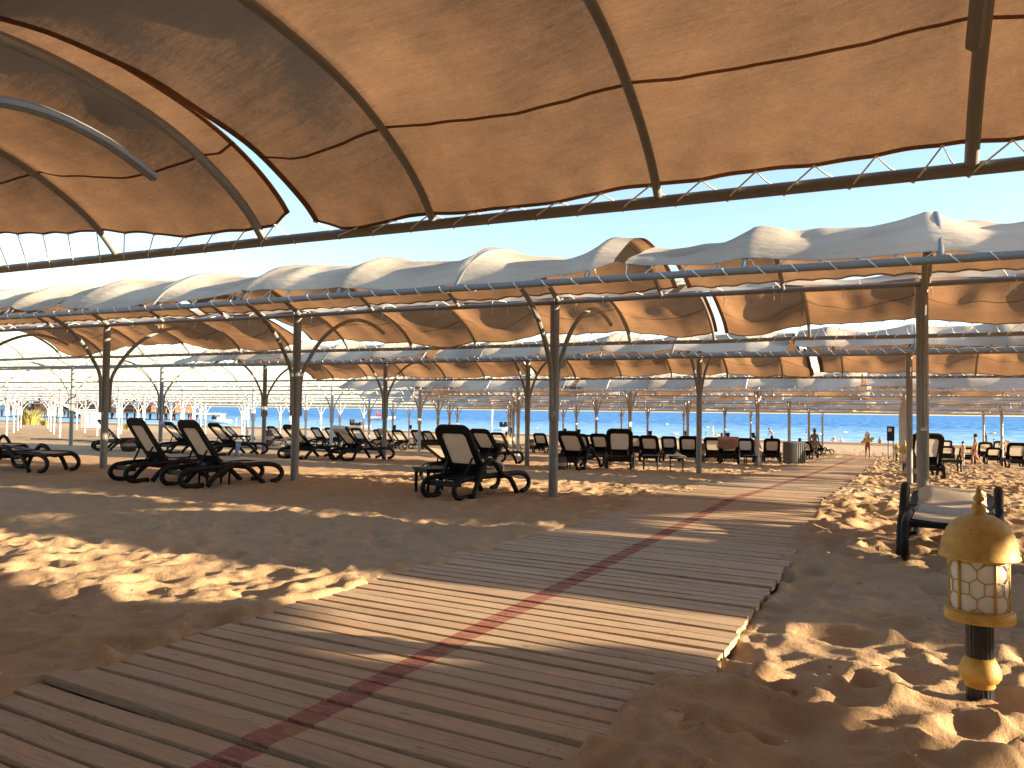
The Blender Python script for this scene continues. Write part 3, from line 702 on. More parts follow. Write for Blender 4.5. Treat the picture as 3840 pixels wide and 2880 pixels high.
LG = [
 (-17.95, 11.15, 2, .46, 4, 'black lounger lying flat, cut by the left edge of the picture', 1.12),
 (-22.3, 13.1, 0, .54, 4, 'black lounger foot end behind the flat one at the left edge', 1.05),
 (-13.05, 10.35, 74, .36, 58, 'black lounger with raised back, left one of the big pair near the left post', 1.05),
 (-11.42, 10.12, 74, .36, 57, 'black lounger with raised back, right one of the big pair near the left post', 1.05),
 (-6.50, 10.95, 78, .58, 59, 'large black lounger beside the side table, nearest in the middle', 1.03),
 (-8.45, 14.0, 78, .36, 30, 'low reclined black lounger partly hidden behind the large middle one', 1.0),
 (-11.75, 22.0, 80, .58, 48, 'black lounger with high arm rests behind the large middle one', 1.0),
 (-18.1, 36.0, 86, .58, 44, 'black lounger on which a boy is sitting', 1.0),
 (-18.8, 43.0, 96, .36, 48, 'black lounger just left of the middle forked post, far back', 1.0),
 (-21.35, 20.5, 76, .40, 46, 'black lounger with a blue cloth hanging from its side', 1.0),
 (-23.35, 20.3, 76, .36, 46, 'black lounger with a pale blue towel over its back corner', 1.0),
 (-26.55, 20.0, 60, .36, 48, 'black lounger behind the leftmost forked post', 1.0),
 (-44.4, 44.2, 18, .40, 42, 'sunlit white lounger with raised back, far left on the open sand', 1.0),
 (-32.3, 35.4, 78, .36, 46, 'black lounger behind the second post, left of the towel lounger', 1.0),
 (-17.9, 20.4, 76, .36, 46, 'black lounger right of the second post, beside a striped pot', 1.0),
 (-16.5, 21.2, 70, .58, 46, 'black lounger with a white towel draped over its back', 1.0),
 (-26.9, 36.1, 84, .36, 48, 'black lounger in the row behind the white towel lounger, left', 1.0),
 (-25.5, 36.6, 84, .36, 48, 'black lounger with a small pink towel, behind the white towel lounger', 1.0),
 (-24.1, 36.0, 80, .58, 44, 'black lounger directly right of the third pavilion second post', 1.0),
 (-25.8, 40.6, 90, .36, 48, 'black lounger two rows behind the white towel lounger', 1.0),
 (-27.6, 44.7, 78, .50, 46, 'black lounger left of the far forked posts, back turned', 1.0),
 (-33.0, 40.1, 84, .36, 48, 'small black lounger far back between the second post and the towel lounger', 1.0),
 (-31.4, 39.5, 84, .36, 48, 'small black lounger far back, right beside its twin near the second post', 1.0),
 (-36.6, 52.0, 88, .36, 48, 'farthest small black lounger seen above the white towel', 1.0),
 (-8.75, 22.0, 86, .58, 48, 'black lounger directly behind the middle forked post', 1.0),
 (-12.6, 33.1, 92, .50, 46, 'black lounger in the second file behind the middle forked post', 1.0),
 (-11.75, 33.3, 94, .36, 48, 'black lounger right of the middle post, upright back, middle distance', 1.0),
 (-7.85, 24.3, 105, .36, 54, 'black lounger seen straight from behind, right of the middle post', 1.05),
 (-18.4, 58.0, 100, .36, 48, 'far small black lounger between two thin posts near the water', 1.0),
 (-12.9, 42.4, 98, .36, 48, 'black lounger far back behind the one seen straight from behind', 1.0),
 (-9.4, 33.0, 96, .36, 46, 'black lounger with browner sling left of the small table', 1.0),
 (-10.6, 41.0, 98, .36, 48, 'black lounger upright against the bright beach, left of the fourth post', 1.0),
 (-8.05, 34.5, 100, .36, 48, 'black lounger just left of the slim post by the boardwalk', 1.0),
 (-7.3, 35.9, 96, .36, 46, 'black lounger just right of the slim post by the boardwalk', 1.0),
 (-9.2, 45.5, 92, .36, 42, 'black lounger far back beside the reclining bather', 1.0),
 (-6.35, 34.9, 104, .50, 48, 'black lounger with a pink towel hung over its back', 1.0),
 (-6.5, 39.7, 98, .36, 48, 'black lounger behind the pink towel lounger', 1.0),
 (-5.5, 41.6, 100, .36, 50, 'black lounger left of the stacked grey mattresses', 1.0),
 (-5.1, 52.6, 80, .50, 42, 'black lounger right of the stacked grey mattresses, under the seated man', 1.0),
 (-5.5, 63.5, 60, .50, 42, 'farthest black lounger beside the boardwalk, by the man in the hat', 1.0),
 (-17.7, 48.3, 100, .36, 48, 'small far lounger near the dark-haired heads in the middle', 1.0),
 (.92, 27.0, 96, .36, 52, 'dark lounger hidden behind the thick right post', 1.15),
 (3.0, 57.6, 90, .36, 34, 'low lounger with glowing tan back, left one right of the right post', 1.05),
 (3.75, 73.0, 92, .36, 48, 'far lounger with tan back above the low pair at right', 1.05),
 (3.95, 55.6, 90, .36, 32, 'low lounger with tan back beside the walking woman', 1.05),
 (5.7, 64.5, 90, .36, 48, 'upright lounger with tan back right of the walking woman', 1.1),
 (5.35, 55.6, 90, .36, 34, 'low lounger with tan back left of the last right post', 1.05),
 (7.7, 76.0, 92, .36, 48, 'farthest lounger at the right edge behind the thin post', 1.05),
 (5.55, 47.0, 92, .36, 50, 'large upright lounger with tan back at the right edge', 1.1),
 (.60, 10.72, 266, .56, 5, 'flat black lounger with beige seat behind the golden lamp', 1.14),
]
for i, (x, y, hd, ar, th, lab, sc) in enumerate(LG):
    lounger(x, y, hd, ar, th, lab, sc=sc, mat='dark_plastic' if i % 3 else 'brown_plastic')

# ------------------------------------------------------------------ tables
tb = MB(); tb.box((0, 0, .435), (.62, .62, .03)); tb.box((0, 0, .40), (.57, .57, .045)); TT = tb.mesh('table_top', 'dark_plastic', False, .006)
tl = MB(); tl.tube([(0, 0, 0), (0, 0, .40)], [.022, .032], 8); TL = tl.mesh('leg', 'dark_plastic')
def table(x, y, rz, label, sc=(1, 1, 1)):
    t = thing('side_table', label, 'table', (x, y, gz(y)), rad(rz), 'side tables'); t.scale = sc
    link('table_top', TT, t)
    for a, b in ((-1, -1), (1, -1), (1, 1), (-1, 1)): link('leg', TL, t, (a*.25, b*.25, 0))
table(-7.15, 11.95, -34, 'black plastic side table left of the large middle lounger')
table(-6.95, 24.75, 14, 'black side table left of the slim post by the boardwalk', (.85, .85, 1.12))
table(-6.0, 24.25, 14, 'black side table with a white cloth lying on it', (.75, .75, 1.15))
table(-5.35, 33.9, 20, 'small black table right of the pink towel lounger', (.8, .8, 1))
table(1.95, 35.6, 12, 'black table right of the thick right post', (1.25, .8, 1.15))
table(-11.2, 10.9, 66, 'black side table between the two big loungers on the left', (.8, .8, 1))
table(-9.2, 22.9, 10, 'black side table behind the middle forked post', (.8, .8, 1.1))
def cloth(pts, nu, nv, label, mat, cat='towel', group=None):
    mb = MB(); mb.grid(pts, nu, nv); o = build(mb, 'towel', mat)
    s = o.modifiers.new('thick', 'SOLIDIFY'); s.thickness = .012
    return tag(o, label, cat, group)
def drape(x, y, hd, theta, w, off, front, back, label, mat, sc=1.0, seed=0):
    sc *= 1.10
    """towel folded over the top of a raised backrest"""
    th = rad(theta); L = .90; pts = []; nu, nv = 15, 13; H = rad(hd-90)
    for i in range(nu):
        u = -w/2+w*i/(nu-1)
        for j in range(nv):
            t = -front+(front+back)*j/(nv-1)
            f = .018*math.sin(u*22+seed+t*4)*(.3+abs(t)*2.2)+.01*math.sin(u*41)
            if abs(t) < .04: v, d = L+.03, 0
            elif t < 0: v, d = L+.03+t, .045+f
            else: v, d = L+.03-t*(1+.16*math.sin(u*5+seed)), -.055-f-.05*t
            ly = .73-v*math.cos(th)+d*math.sin(th); lz = .365+v*math.sin(th)+d*math.cos(th); lx = u+off
            px = (lx*math.cos(H)-ly*math.sin(H))*sc; py = (lx*math.sin(H)+ly*math.cos(H))*sc
            pts.append((x+px, y+py, gz(y)+.03+lz*sc))
    return cloth(pts, nu, nv, label, mat)
drape(-16.5, 21.2, 70, 46, .74, 0, .25, .22, 'white towel draped over a lounger back left of the centre', 'towel_white', seed=1)
drape(-6.35, 34.9, 104, 48, .78, -.05, .25, .52, 'pink towel hanging over a lounger back near the boardwalk', 'towel_pink', seed=2)
drape(-25.5, 36.6, 84, 48, .5, .05, .2, .36, 'small pink towel over a far lounger back left of centre', 'towel_pink', seed=3)
drape(-23.35, 20.3, 76, 46, .25, -.2, .1, .22, 'pale blue towel on the corner of a lounger back, far left', 'towel_blue', seed=4)
drape(7.7, 76.0, 92, 48, .6, .35, .3, .75, 'beige towel hung by the far lounger at the right edge', 'towel_white', sc=1.1, seed=5)
pts = []; H_ = rad(266-90)
for i in range(9):
    for j in range(15):
        lx = -.31+.62*i/8; ly = -.16+1.25*j/14; lz = .415+.10*max(0, (.73-ly))+.012*math.sin(lx*9+ly*5)-(.05 if i in (0, 8) else 0)-(.06 if j == 14 else 0)
        pts.append((.60+(lx*math.cos(H_)-ly*math.sin(H_))*1.14, 10.72+(lx*math.sin(H_)+ly*math.cos(H_))*1.14, .03+gz(10.7)+lz*1.14))
cloth(pts, 9, 15, 'cream pad lying over the flat lounger behind the golden lamp', 'pad_cream', 'pad')
# blue cloth hanging from a lounger's arm, white cloth on a table
pts = []
for i in range(8):
    for j in range(10):
        u = i/7; v = j/9; pts.append((-20.78+.26*u*(1-.3*v)+.03*math.sin(v*9+u*5), 21.15+.03*math.sin(u*9+v*4), gz(21)+.52-.50*v+.03*math.sin(u*7)))
cloth(pts, 8, 10, 'blue patterned cloth hanging from the side of a lounger', 'towel_blue')
pts = []
for i in range(10):
    for j in range(10):
        u, v = i/9-.5, j/9-.5; r = max(abs(u), abs(v))*2; pts.append((-6.0+u*.52, 24.25+v*.48, gz(24.25)+.525+.07*math.sin(u*6+1)*math.cos(v*7)*(1-r)+.05*(1-r)-.05*max(0, r-.8)*5))
cloth(pts, 10, 10, 'crumpled white cloth lying on a small black table', 'towel_white', 'cloth')

# ------------------------------------------------------------------ striped pots
def pot(x, y, r, h, label):
    t = thing('pot', label, 'pot', (x, y, gz(y)-.02), 0, 'striped clay pots')
    k = r/.25
    body = [(.15, 0), (.20, .08), (.245, .20), (.255, .30), (.24, .40), (.215, .44), (.23, .46), (.225, .48), (.19, .48), (.18, .42)]
    mb = MB(); mb.lathe([(a*k, b*h/.48) for a, b in body], 20); sharp(build(mb, 'body', 'terracotta', t))
    mb = MB(); mb.lathe([(.214*k, .10*h/.48), (.243*k, .165*h/.48), (.252*k, .20*h/.48), (.249*k, .20*h/.48), (.20*k, .10*h/.48)], 20); mb2 = mb
    mb2 = MB(); mb2.lathe([(.2505*k, .21*h/.48), (.2600*k, .29*h/.48), (.2605*k, .31*h/.48), (.24*k, .31*h/.48), (.24*k, .21*h/.48)], 20); sharp(build(mb2, 'band', 'cream_band', t))
pot(-18.4, 21.3, .26, .50, 'striped clay pot beside the second forked post')
pot(-30.6, 45.2, .30, .60, 'striped clay pot among the far loungers left of centre')
pot(-8.75, 21.6, .20, .44, 'striped clay pot just right of the middle forked post')
pot(-25.8, 20.9, .30, .55, 'brown clay pot standing by the lounger at the far left')
pot(.50, 23.7, .27, .72, 'big clay pot hidden behind the thick right post')
pot(-25.2, 56.0, .38, .75, 'clay pot far back in front of the bright bathers')
pot(-7.75, 35.5, .24, .9, 'tall clay pot right of the slim post by the boardwalk')
pot(-31.6, 34.6, .24, .95, 'clay pot standing against a lounger left of the second post gap')

# ------------------------------------------------------------------ folded grey mattresses
for i in range(5):
    t = thing('folded_mattress', ['grey folded mattress facing the viewer, front of the upright stack', 'second grey folded mattress in the upright stack', 'third grey folded mattress in the upright stack', 'fourth grey folded mattress in the upright stack', 'rearmost grey folded mattress of the upright stack'][i], 'mattress', (-4.36+.07*i, 38.9+.19*i, gz(39)), rad(12), 'upright stack of grey mattresses')
    w, h = .62, 1.06-.02*(i % 2); prof_ = []
    for a in range(9):
        q = rad(180*a/8); prof_.append((.085*math.cos(q), h-.085+.085*math.sin(q)))
    mb = MB(); pp = []
    for x in (-w/2, -w/2+.02, w/2-.02, w/2):
        s_ = .9 if abs(x) == w/2 else 1
        for (a, b) in [(.085, .0)]+prof_+[(-.085, .0)]: pp.append((x, a*s_, b*(1 if s_ == 1 else .99)))
    mb.grid(pp, 4, 11); n0 = 0; mb.f.append(tuple(range(11))); mb.f.append(tuple(reversed(range(33, 44)))); sharp(build(mb, 'cover', 'mattress_grey', t))
    for x in (-w/2, w/2):
        for sgn in (-1, 1):
            mb = MB(); mb.tube([(x, sgn*.083, .02), (x, sgn*.083, h-.10)], .009, 5); build(mb, 'piping', 'piping_pale', t)

# ------------------------------------------------------------------ garden lamps
def lamp_meshes():
    out = []; mb = MB()
    mb.lathe([(.066, -.25), (.066, .10)], 40, flute=.06); mb.lathe([(.066, .21), (.066, .42)], 40, flute=.06); out.append(('column', sharp(mb.mesh('column', 'black_paint'))))
    mb = MB(); mb.lathe([(.068, .085), (.072, .092), (.072, .110), (.088, .118), (.092, .128), (.100, .136), (.101, .150), (.098, .172), (.086, .200), (.073, .220), (.066, .230)], 28); out.append(('collar', mb.mesh('collar', 'gold_paint')))
    mb = MB(); mb.lathe([(.06, .405), (.160, .41), (.167, .420), (.167, .448), (.160, .458), (.145, .462), (.145, .468), (.10, .468)], 36); out.append(('tray', sharp(mb.mesh('tray', 'gold_paint'))))
    mb = MB(); mb.lathe([(.134, .464), (.134, .728)], 36); out.append(('glass', sharp(mb.mesh('glass', 'milk_glass'))))
    mb = MB(); R = .139; z0, zh = .466, .262
    def P(u, v): a = (u)*2*math.pi/5; return Vector((R*math.cos(a), R*math.sin(a), z0+zh*(1-v)))
    seg = []
    for c in range(5):
        A = lambda u, v, c=c: (c+u, v)
        seg += [(A(.5, .24), A(.5, .38)), (A(.5, .78), A(.5, .92)), (A(.3, .12), A(.5, .24)), (A(.7, .12), A(.5, .24)), (A(.5, .38), A(.3, .47)), (A(.5, .38), A(.7, .47)), (A(.3, .47), A(.3, .68)), (A(.7, .47), A(.7, .68)), (A(.3, .68), A(.5, .78)), (A(.7, .68), A(.5, .78)), (A(.5, .92), A(.3, 1)), (A(.5, .92), A(.7, 1)), (A(.3, 0), A(.3, .12)), (A(.7, 0), A(.7, .12)), (A(0, .12), A(.3, .12)), (A(.7, .12), A(1, .12)), (A(0, .44), A(.3, .47)), (A(.7, .47), A(1, .44)), (A(0, .70), A(.3, .68)), (A(.7, .68), A(1, .70))]
    for a, b in seg:
        pts = [P(a[0]+(b[0]-a[0])*t, a[1]+(b[1]-a[1])*t) for t in (0, .5, 1)]; mb.tube(pts, .0034, 5)
    out.append(('lattice', mb.mesh('lattice', 'gold_paint')))
    mb = MB()
    for c in range(5): mb.tube([P(c, 0), P(c, 1)], .008, 6)
    out.append(('bar', mb.mesh('bar', 'gold_paint')))
    mb = MB(); prof_ = [(.12, .722), (.150, .716), (.186, .712), (.192, .718), (.190, .728), (.182, .738)]
    for k in range(1, 10):
        a = rad(90*k/10); prof_.append((.182*math.cos(a)**.85, .738+.19*math.sin(a)))
    prof_ += [(.034, .928), (.033, .968), (.030, .972)]
    mb.lathe(prof_, 40); out.append(('dome', sharp(mb.mesh('dome', 'gold_paint'))))
    mb = MB(); mb.lathe([(.012, .97), (.012, .985), (.026, .992), (.029, 1.002), (.018, 1.018), (.012, 1.03), (.014, 1.04), (.010, 1.05), (.004, 1.066)], 14); out.append(('finial', mb.mesh('finial', 'gold_paint')))
    return out
LM = lamp_meshes()
for (x, y, z, a, lab) in ((.385, 4.74, .012, 9, 'golden domed lamp with milk glass in the right foreground'), (.28, 28.0, gz(28)+.0, 30, 'golden lamp standing by the second thick post at right'), (.10, 55.0, gz(55), 50, 'farthest golden lamp at the end of the boardwalk')):
    t = thing('garden_lamp', lab, 'lamp', (x, y, z), rad(a), 'golden lamps along the boardwalk')
    t.scale = (1.05, 1.05, 1.12) if y > 20 else (.965, .965, 1.035)
    pp_ = {}
    for nm, me in LM: pp_[nm] = link(nm, me, {'lattice': pp_.get('glass'), 'bar': pp_.get('glass'), 'finial': pp_.get('dome')}.get(nm) or t)

# ------------------------------------------------------------------ people
def body(name, J, parts, mat, parent, k=1.0):
    """continuous skinned body; J = dict joint -> (pos, radius); parts = list of (a, b)"""
    me = bpy.data.meshes.new(name); bm = bmesh.new(); sk = bm.verts.layers.skin.verify(); V = {}
    for q, (p, r) in J.items():
        v = bm.verts.new([c*k for c in p]); V[q] = v; v[sk].radius = (r*k, r*k); v[sk].use_root = (q == 'pelvis')
    for a, b in parts: bm.edges.new((V[a], V[b]))
    bm.to_mesh(me); bm.free(); me.materials.append(MATS[mat])
    o = link(name, me, parent); o.modifiers.new('skin', 'SKIN').use_smooth_shade = True
    s = o.modifiers.new('sub', 'SUBSURF'); s.levels = 1; s.render_levels = 1
    return o
def person(label, loc, heading, h, pose, skin='skin', hair='hair_dark', bottom=None, top=None, hat=False, long_hair=False, group=None, sink=0):
    t = thing('person', label, 'person', (loc[0], loc[1], loc[2]-sink), rad(heading-90), group); k = h/1.75
    # x right, y forward, z up; 1.75 m figure
    pe = Vector((0, 0, .95)); lean = 0; legs = {}; arms = {}
    kind = pose
    if kind in ('stand', 'hold'): legs = {s: [(s*.10, 0, .90), (s*.11, .02, .50), (s*.12, -.02, .08)] for s in (-1, 1)}
    elif kind == 'walk': legs = {-1: [(-.10, 0, .90), (-.10, .16, .50), (-.10, .14, .08)], 1: [(.10, 0, .90), (.10, -.05, .50), (.10, -.30, .13)]}
    elif kind == 'bend': lean = .75; legs = {-1: [(-.11, 0, .90), (-.13, .10, .50), (-.14, .05, .08)], 1: [(.11, 0, .90), (.14, -.02, .50), (.15, -.18, .08)]}
    elif kind == 'sit': pe = Vector((0, 0, .50)); lean = .25; legs = {s: [(s*.10, .02, .47), (s*.14, .44, .50), (s*.13, .50, .08)] for s in (-1, 1)}
    elif kind == 'slump': pe = Vector((0, 0, .50)); lean = .55; legs = {s: [(s*.10, .02, .47), (s*.17, .42, .52), (s*.15, .48, .08)] for s in (-1, 1)}
    elif kind == 'low': pe = Vector((0, 0, .12)); lean = .3; legs = {s: [(s*.10, .04, .12), (s*.18, .42, .36), (s*.15, .70, .06)] for s in (-1, 1)}
    elif kind == 'lie': pe = Vector((0, 0, .50)); lean = -.75; legs = {s: [(s*.10, .04, .48), (s*.12, .45, .50), (s*.12, .88, .46)] for s in (-1, 1)}
    dirv = Vector((0, math.sin(lean), math.cos(lean)))
    wa = pe+dirv*.18; ch = pe+dirv*.38; nk = pe+dirv*.55; hd_dir = Vector((0, math.sin(lean*.6), math.cos(lean*.6))); hb = nk+hd_dir*.10; ht = nk+hd_dir*.235+Vector((0, .015, 0))
    J = {'pelvis': (pe, .135), 'waist': (wa, .115), 'chest': (ch, .145), 'neckb': (nk, .060), 'headb': (hb+Vector((0, .01, 0)), .075), 'headt': (ht, .080), 'nose': (nk+hd_dir*.155+Vector((0, .098, 0)), .013)}
    E_ = [('pelvis', 'waist'), ('waist', 'chest'), ('chest', 'neckb'), ('neckb', 'headb'), ('headb', 'headt'), ('headb', 'nose')]
    for s in (-1, 1):
        n_ = 'L' if s < 0 else 'R'
        hip, kn, an = legs[s]; J['hip'+n_] = (hip, .098); J['thigh'+n_] = (Vector(hip).lerp(Vector(kn), .45), .080); J['knee'+n_] = (kn, .056); J['calf'+n_] = (Vector(kn).lerp(Vector(an), .35)-Vector((0, .015, 0)), .056); J['ank'+n_] = (an, .036); J['toe'+n_] = (Vector(an)+Vector((s*.02, .15, -.05)), .032)
        E_ += [('pelvis', 'hip'+n_), ('hip'+n_, 'thigh'+n_), ('thigh'+n_, 'knee'+n_), ('knee'+n_, 'calf'+n_), ('calf'+n_, 'ank'+n_), ('ank'+n_, 'toe'+n_)]
        sh = pe+dirv*.47+Vector((s*.185, 0, 0))
        if kind == 'stand': el = sh+Vector((s*.06, -.03, -.29)); ha = el+Vector((s*.02, .06, -.25))
        elif kind == 'walk': el = sh+Vector((s*.05, -.10*s, -.28)); ha = el+Vector((0, .10, -.23))
        elif kind == 'hold': el = sh+Vector((s*.10, .08, -.22)); ha = el+Vector((-s*.08, .22, .06))
        elif kind == 'bend': el = sh+Vector((s*.03, .05, -.29)); ha = el+Vector((-s*.02, .12, -.22))
        elif kind == 'slump': el = sh+Vector((s*.04, .16, -.20)); ha = el+Vector((-s*.10, .08, .20))
        elif kind == 'lie': el = sh+Vector((s*.08, .10, -.18)); ha = el+Vector((-s*.06, .22, .02))
        else: el = sh+Vector((s*.06, .10, -.26)); ha = el+Vector((-s*.05, .22, -.04))
        J['sh'+n_] = (sh, .062); J['el'+n_] = (el, .042); J['wr'+n_] = (ha, .028)
        d = (ha-el).normalized(); J['palm'+n_] = (ha+d*.07, .032)
        side = Vector((1, 0, 0)) if abs(d.x) < .8 else Vector((0, 1, 0))
        E_ += [('chest', 'sh'+n_), ('sh'+n_, 'el'+n_), ('el'+n_, 'wr'+n_), ('wr'+n_, 'palm'+n_)]
        for f in range(4):
            J['f%d%s' % (f, n_)] = (ha+d*(.15-.012*abs(f-1.2))+side*(.018*(f-1.5))+Vector((0, .015, 0)), .009); E_.append(('palm'+n_, 'f%d%s' % (f, n_)))
        J['th'+n_] = (ha+d*.07-side*s*.05+Vector((0, .03, 0)), .010); E_.append(('wr'+n_, 'th'+n_))
    body('body', J, E_, skin, t, k)
    # hair cap
    mb = MB(); c = (ht+hb)*.5*k; mb.ell(c+hd_dir*.030*k-Vector((0, .018*k, 0)), (.088*k, .102*k, .112*k), 12, 8)
    if long_hair: mb.ell(c-Vector((0, .075*k, .12*k)), (.075*k, .04*k, .20*k), 10, 6)
    build(mb, 'hair', hair, t)
    if bottom:
        JJ = {'pelvis': (pe, .150), 'a': (pe+dirv*.07, .138)}; EE = [('pelvis', 'a')]
        for s in (-1, 1):
            hip, kn, an = legs[s]; n_ = 'b%d' % s
            f = .42 if bottom[1] == 'trunks' else .06
            JJ[n_] = (hip, .110); JJ[n_+'x'] = (Vector(hip).lerp(Vector(kn), f), .098 if f > .2 else .104); EE += [('pelvis', n_), (n_, n_+'x')]
        body('trunks' if bottom[1] == 'trunks' else 'bikini_bottom', JJ, EE, bottom[0], t, k)
    if top:
        JJ = {'pelvis': (pe+dirv*(.31 if top[1] == 'bikini' else .04), .142 if top[1] == 'bikini' else .150), 'b': (pe+dirv*.41, .158)}; EE = [('pelvis', 'b')]
        body('bikini_top' if top[1] == 'bikini' else 'shirt', JJ, EE, top[0], t, k)
    if hat:
        mb = MB(); c = (ht+Vector((0, 0, .045)))*k; mb.lathe([(.185*k, -.004), (.19*k, .0), (.105*k, .012), (.100*k, .07), (.085*k, .09), (.03*k, .098)], 18, c=c); sharp(build(mb, 'straw_hat', 'straw', t))
    return t
def G(x, y): return (x, y, gz(y)+.02)
w = person('woman in a dark red bikini walking up the boardwalk with a swim ring', (-1.62, 58.0, gz(58)+.02), 262, 1.70, 'hold', 'skin_tan', 'hair_dark', ('cloth_red', 'bikini'), ('cloth_red', 'bikini'), long_hair=True)
t = thing('swim_ring', 'yellow and white animal swim ring held by the woman on the boardwalk', 'swim ring', (-1.62, 57.62, gz(58)+1.28), rad(15))
mb = MB(); mb.tube([(.34*math.cos(a), .20*math.sin(a), .13*math.cos(a)) for a in [2*math.pi*i/20 for i in range(20)]], .085, 8, closed=True); build(mb, 'ring', 'float_yellow', t)
mb = MB(); mb.tube([(-.02, .12, .02), (-.05, .16, .22), (-.03, .13, .40), (.02, .08, .47)], [.10, .10, .11, .09], 10); mb.tube([(.0, .10, .45), (.05, -.06, .42), (.07, -.15, .38)], [.085, .08, .06], 10); build(mb, 'neck_and_head', 'hull_white', t)
mb = MB(); mb.tube([(-.03, .06, .52), (-.05, -.02, .70)], [.028, .004], 6); build(mb, 'horn', 'float_yellow', t)
for s in (-1, 1):
    mb = MB(); mb.tube([(s*.05, .12, .52), (s*.08, .13, .62)], [.03, .006], 6); build(mb, 'ear', 'hull_white', t)
mb = MB(); mb.tube([(.10, .16, .18), (.12, .18, .36), (.09, .16, .52)], [.04, .055, .03], 7); build(mb, 'mane', 'booth_grey', t)
person('man in a straw hat and green trunks standing beside the boardwalk end', G(-4.75, 56.0), 100, 1.85, 'stand', 'skin_tan', 'hair_dark', ('cloth_green', 'trunks'), hat=True)
person('dark-haired man sitting on a lounger left of the man in the hat', (-5.25, 53.2, gz(53)-.06), 150, 1.8, 'sit', 'skin_tan', 'hair_dark', ('cloth_black', 'trunks'))
person('man in blue shorts bending forward at the water', (-13.7, 104.0, gz(104)), 165, 1.85, 'bend', 'skin', 'hair_dark', ('cloth_blue', 'trunks'))
person('pale bather walking along the waterline', (-21.8, 107.5, gz(107)), 20, 1.85, 'walk', 'skin_pale', 'hair_blond', ('cloth_white', 'bikini'))
person('sunburnt woman with sunglasses sitting right of the pink towel', (-6.75, 44.2, gz(44)+.05), 300, 1.72, 'sit', 'skin', 'hair_dark', ('cloth_black', 'bikini'), ('cloth_red', 'bikini'))
person('person sitting behind the slim post right of the pink towel', (-6.3, 47.4, gz(47)+.05), 280, 1.75, 'sit', 'skin', 'hair_dark', ('cloth_black', 'trunks'))
person('dark-haired head showing above the pink towel lounger', (-9.4, 49.0, gz(49)+.12), 95, 1.8, 'sit', 'skin_tan', 'hair_dark', ('cloth_blue', 'trunks'))
person('bather lying on a lounger left of the pink towel', (-10.3, 47.3, gz(47)+.10), 60, 1.75, 'lie', 'skin', 'hair_dark', ('cloth_blue', 'trunks'))
person('boy with bare back sitting slumped on a lounger left of the middle post', (-17.55, 36.6, gz(36)+.0), 150, 1.62, 'slump', 'skin', 'hair_dark', ('cloth_black', 'trunks'))
person('woman in a dark patterned bikini walking between loungers at right', G(4.05, 51.6), 180, 1.72, 'walk', 'skin', 'hair_dark', ('cloth_black', 'trunks'), ('cloth_black', 'bikini'))
person('child with dark hair beside the walking woman at right', G(3.35, 50.2), 200, 1.30, 'stand', 'skin_pale', 'hair_dark', ('bright_cloth', 'bikini'))
person('person in dark clothes standing near the water at right', (8.35, 95.0, gz(95)), 30, 1.80, 'stand', 'cloth_black', 'hair_dark', ('cloth_black', 'trunks'), ('cloth_black', 'shirt'))
person('dark head above the loungers at the far right', (7.3, 70.0, gz(70)+.25), 95, 1.75, 'sit', 'skin', 'hair_dark')
person('person standing at the waterline, far left', (-107.5, 109.5, gz(109)), 40, 1.8, 'stand', 'skin_pale', 'hair_dark', ('cloth_black', 'trunks'))
person('bather seated at the waterline, left of the woman with the ring', (-7.0, 110.4, -2.16), 250, 1.7, 'low', 'skin_pale', 'hair_blond', ('cloth_white', 'bikini'))
person('child crouching at the waterline beside a seated bather', (-6.1, 110.8, -2.16), 120, 1.3, 'low', 'skin_pale', 'hair_blond', ('cloth_white', 'bikini'))
person('tanned child seated alone at the waterline, behind the boardwalk', (-1.7, 110.3, -2.16), 270, 1.55, 'low', 'skin', 'hair_dark', ('cloth_black', 'trunks'))
person('pair of dark heads behind the middle forked post, left head', (-14.9, 45.0, gz(45)+.10), 95, 1.75, 'sit', 'skin_tan', 'hair_dark')
person('pair of dark heads behind the middle forked post, right head', (-14.3, 45.6, gz(45)+.10), 95, 1.72, 'sit', 'skin_tan', 'hair_dark')
for i, (x, y, lab) in enumerate(((-122, 150, 'swimmer far left near the white boat'), (-66, 150, 'swimmer left of centre beyond the forked posts'), (-33, 140, 'swimmer in the middle of the water'), (-27, 128, 'swimmer beyond the lounger file in the middle'), (-15, 160, 'swimmer right of the bending man'), (7, 150, 'swimmer right of the thick post'), (12, 125, 'swimmer near the right edge'), (-44, 133, 'swimmer between the middle post and the white pole'))):
    person(lab, (x, y, -3.35), 90+i*40, 1.75, 'stand', 'skin', 'hair_dark', group='swimmers')

# ------------------------------------------------------------------ boats, floats
def boat(x, y, rz, L, label, mat='hull_white', extra=None, z=-2.10):
    t = thing('boat', label, 'boat', (x, y, z), rad(rz)); mb = MB(); n = 9; pts = []
    for i in range(n):
        u = i/(n-1); xx = (u-.5)*L; w = .26*L*math.sin(math.pi*min(.98, .12+u*.55)*1.0)*(1-max(0, u-.6)**2*5.5); z0 = .02+.12*L*max(0, u-.55)
        for a in (-1, -.75, 0, .75, 1): pts.append((xx, a*max(.02, w), .10*L+.05*L*u if abs(a) == 1 else (z0 if a == 0 else z0+.03*L)))
    mb.grid(pts, n, 5); mb.f.append((0, 1, 2, 3, 4)); build(mb, 'hull', mat, t)
    mb = MB(); mb.box((-.05*L, 0, .11*L), (.75*L, .34*L, .05*L)); build(mb, 'deck', 'hull_white', t, False)
    for yy in (-.09*L, .09*L):
        mb = MB(); mb.box((-.12*L, yy, .18*L), (.16*L, .12*L, .10*L)); mb.box((-.20*L, yy, .25*L), (.05*L, .12*L, .18*L)); build(mb, 'seat', extra or 'hull_red', t, False)
    mb = MB(); mb.box((.12*L, 0, .19*L), (.10*L, .28*L, .13*L), taper=.7); build(mb, 'console', 'cloth_black', t, False)
    return t
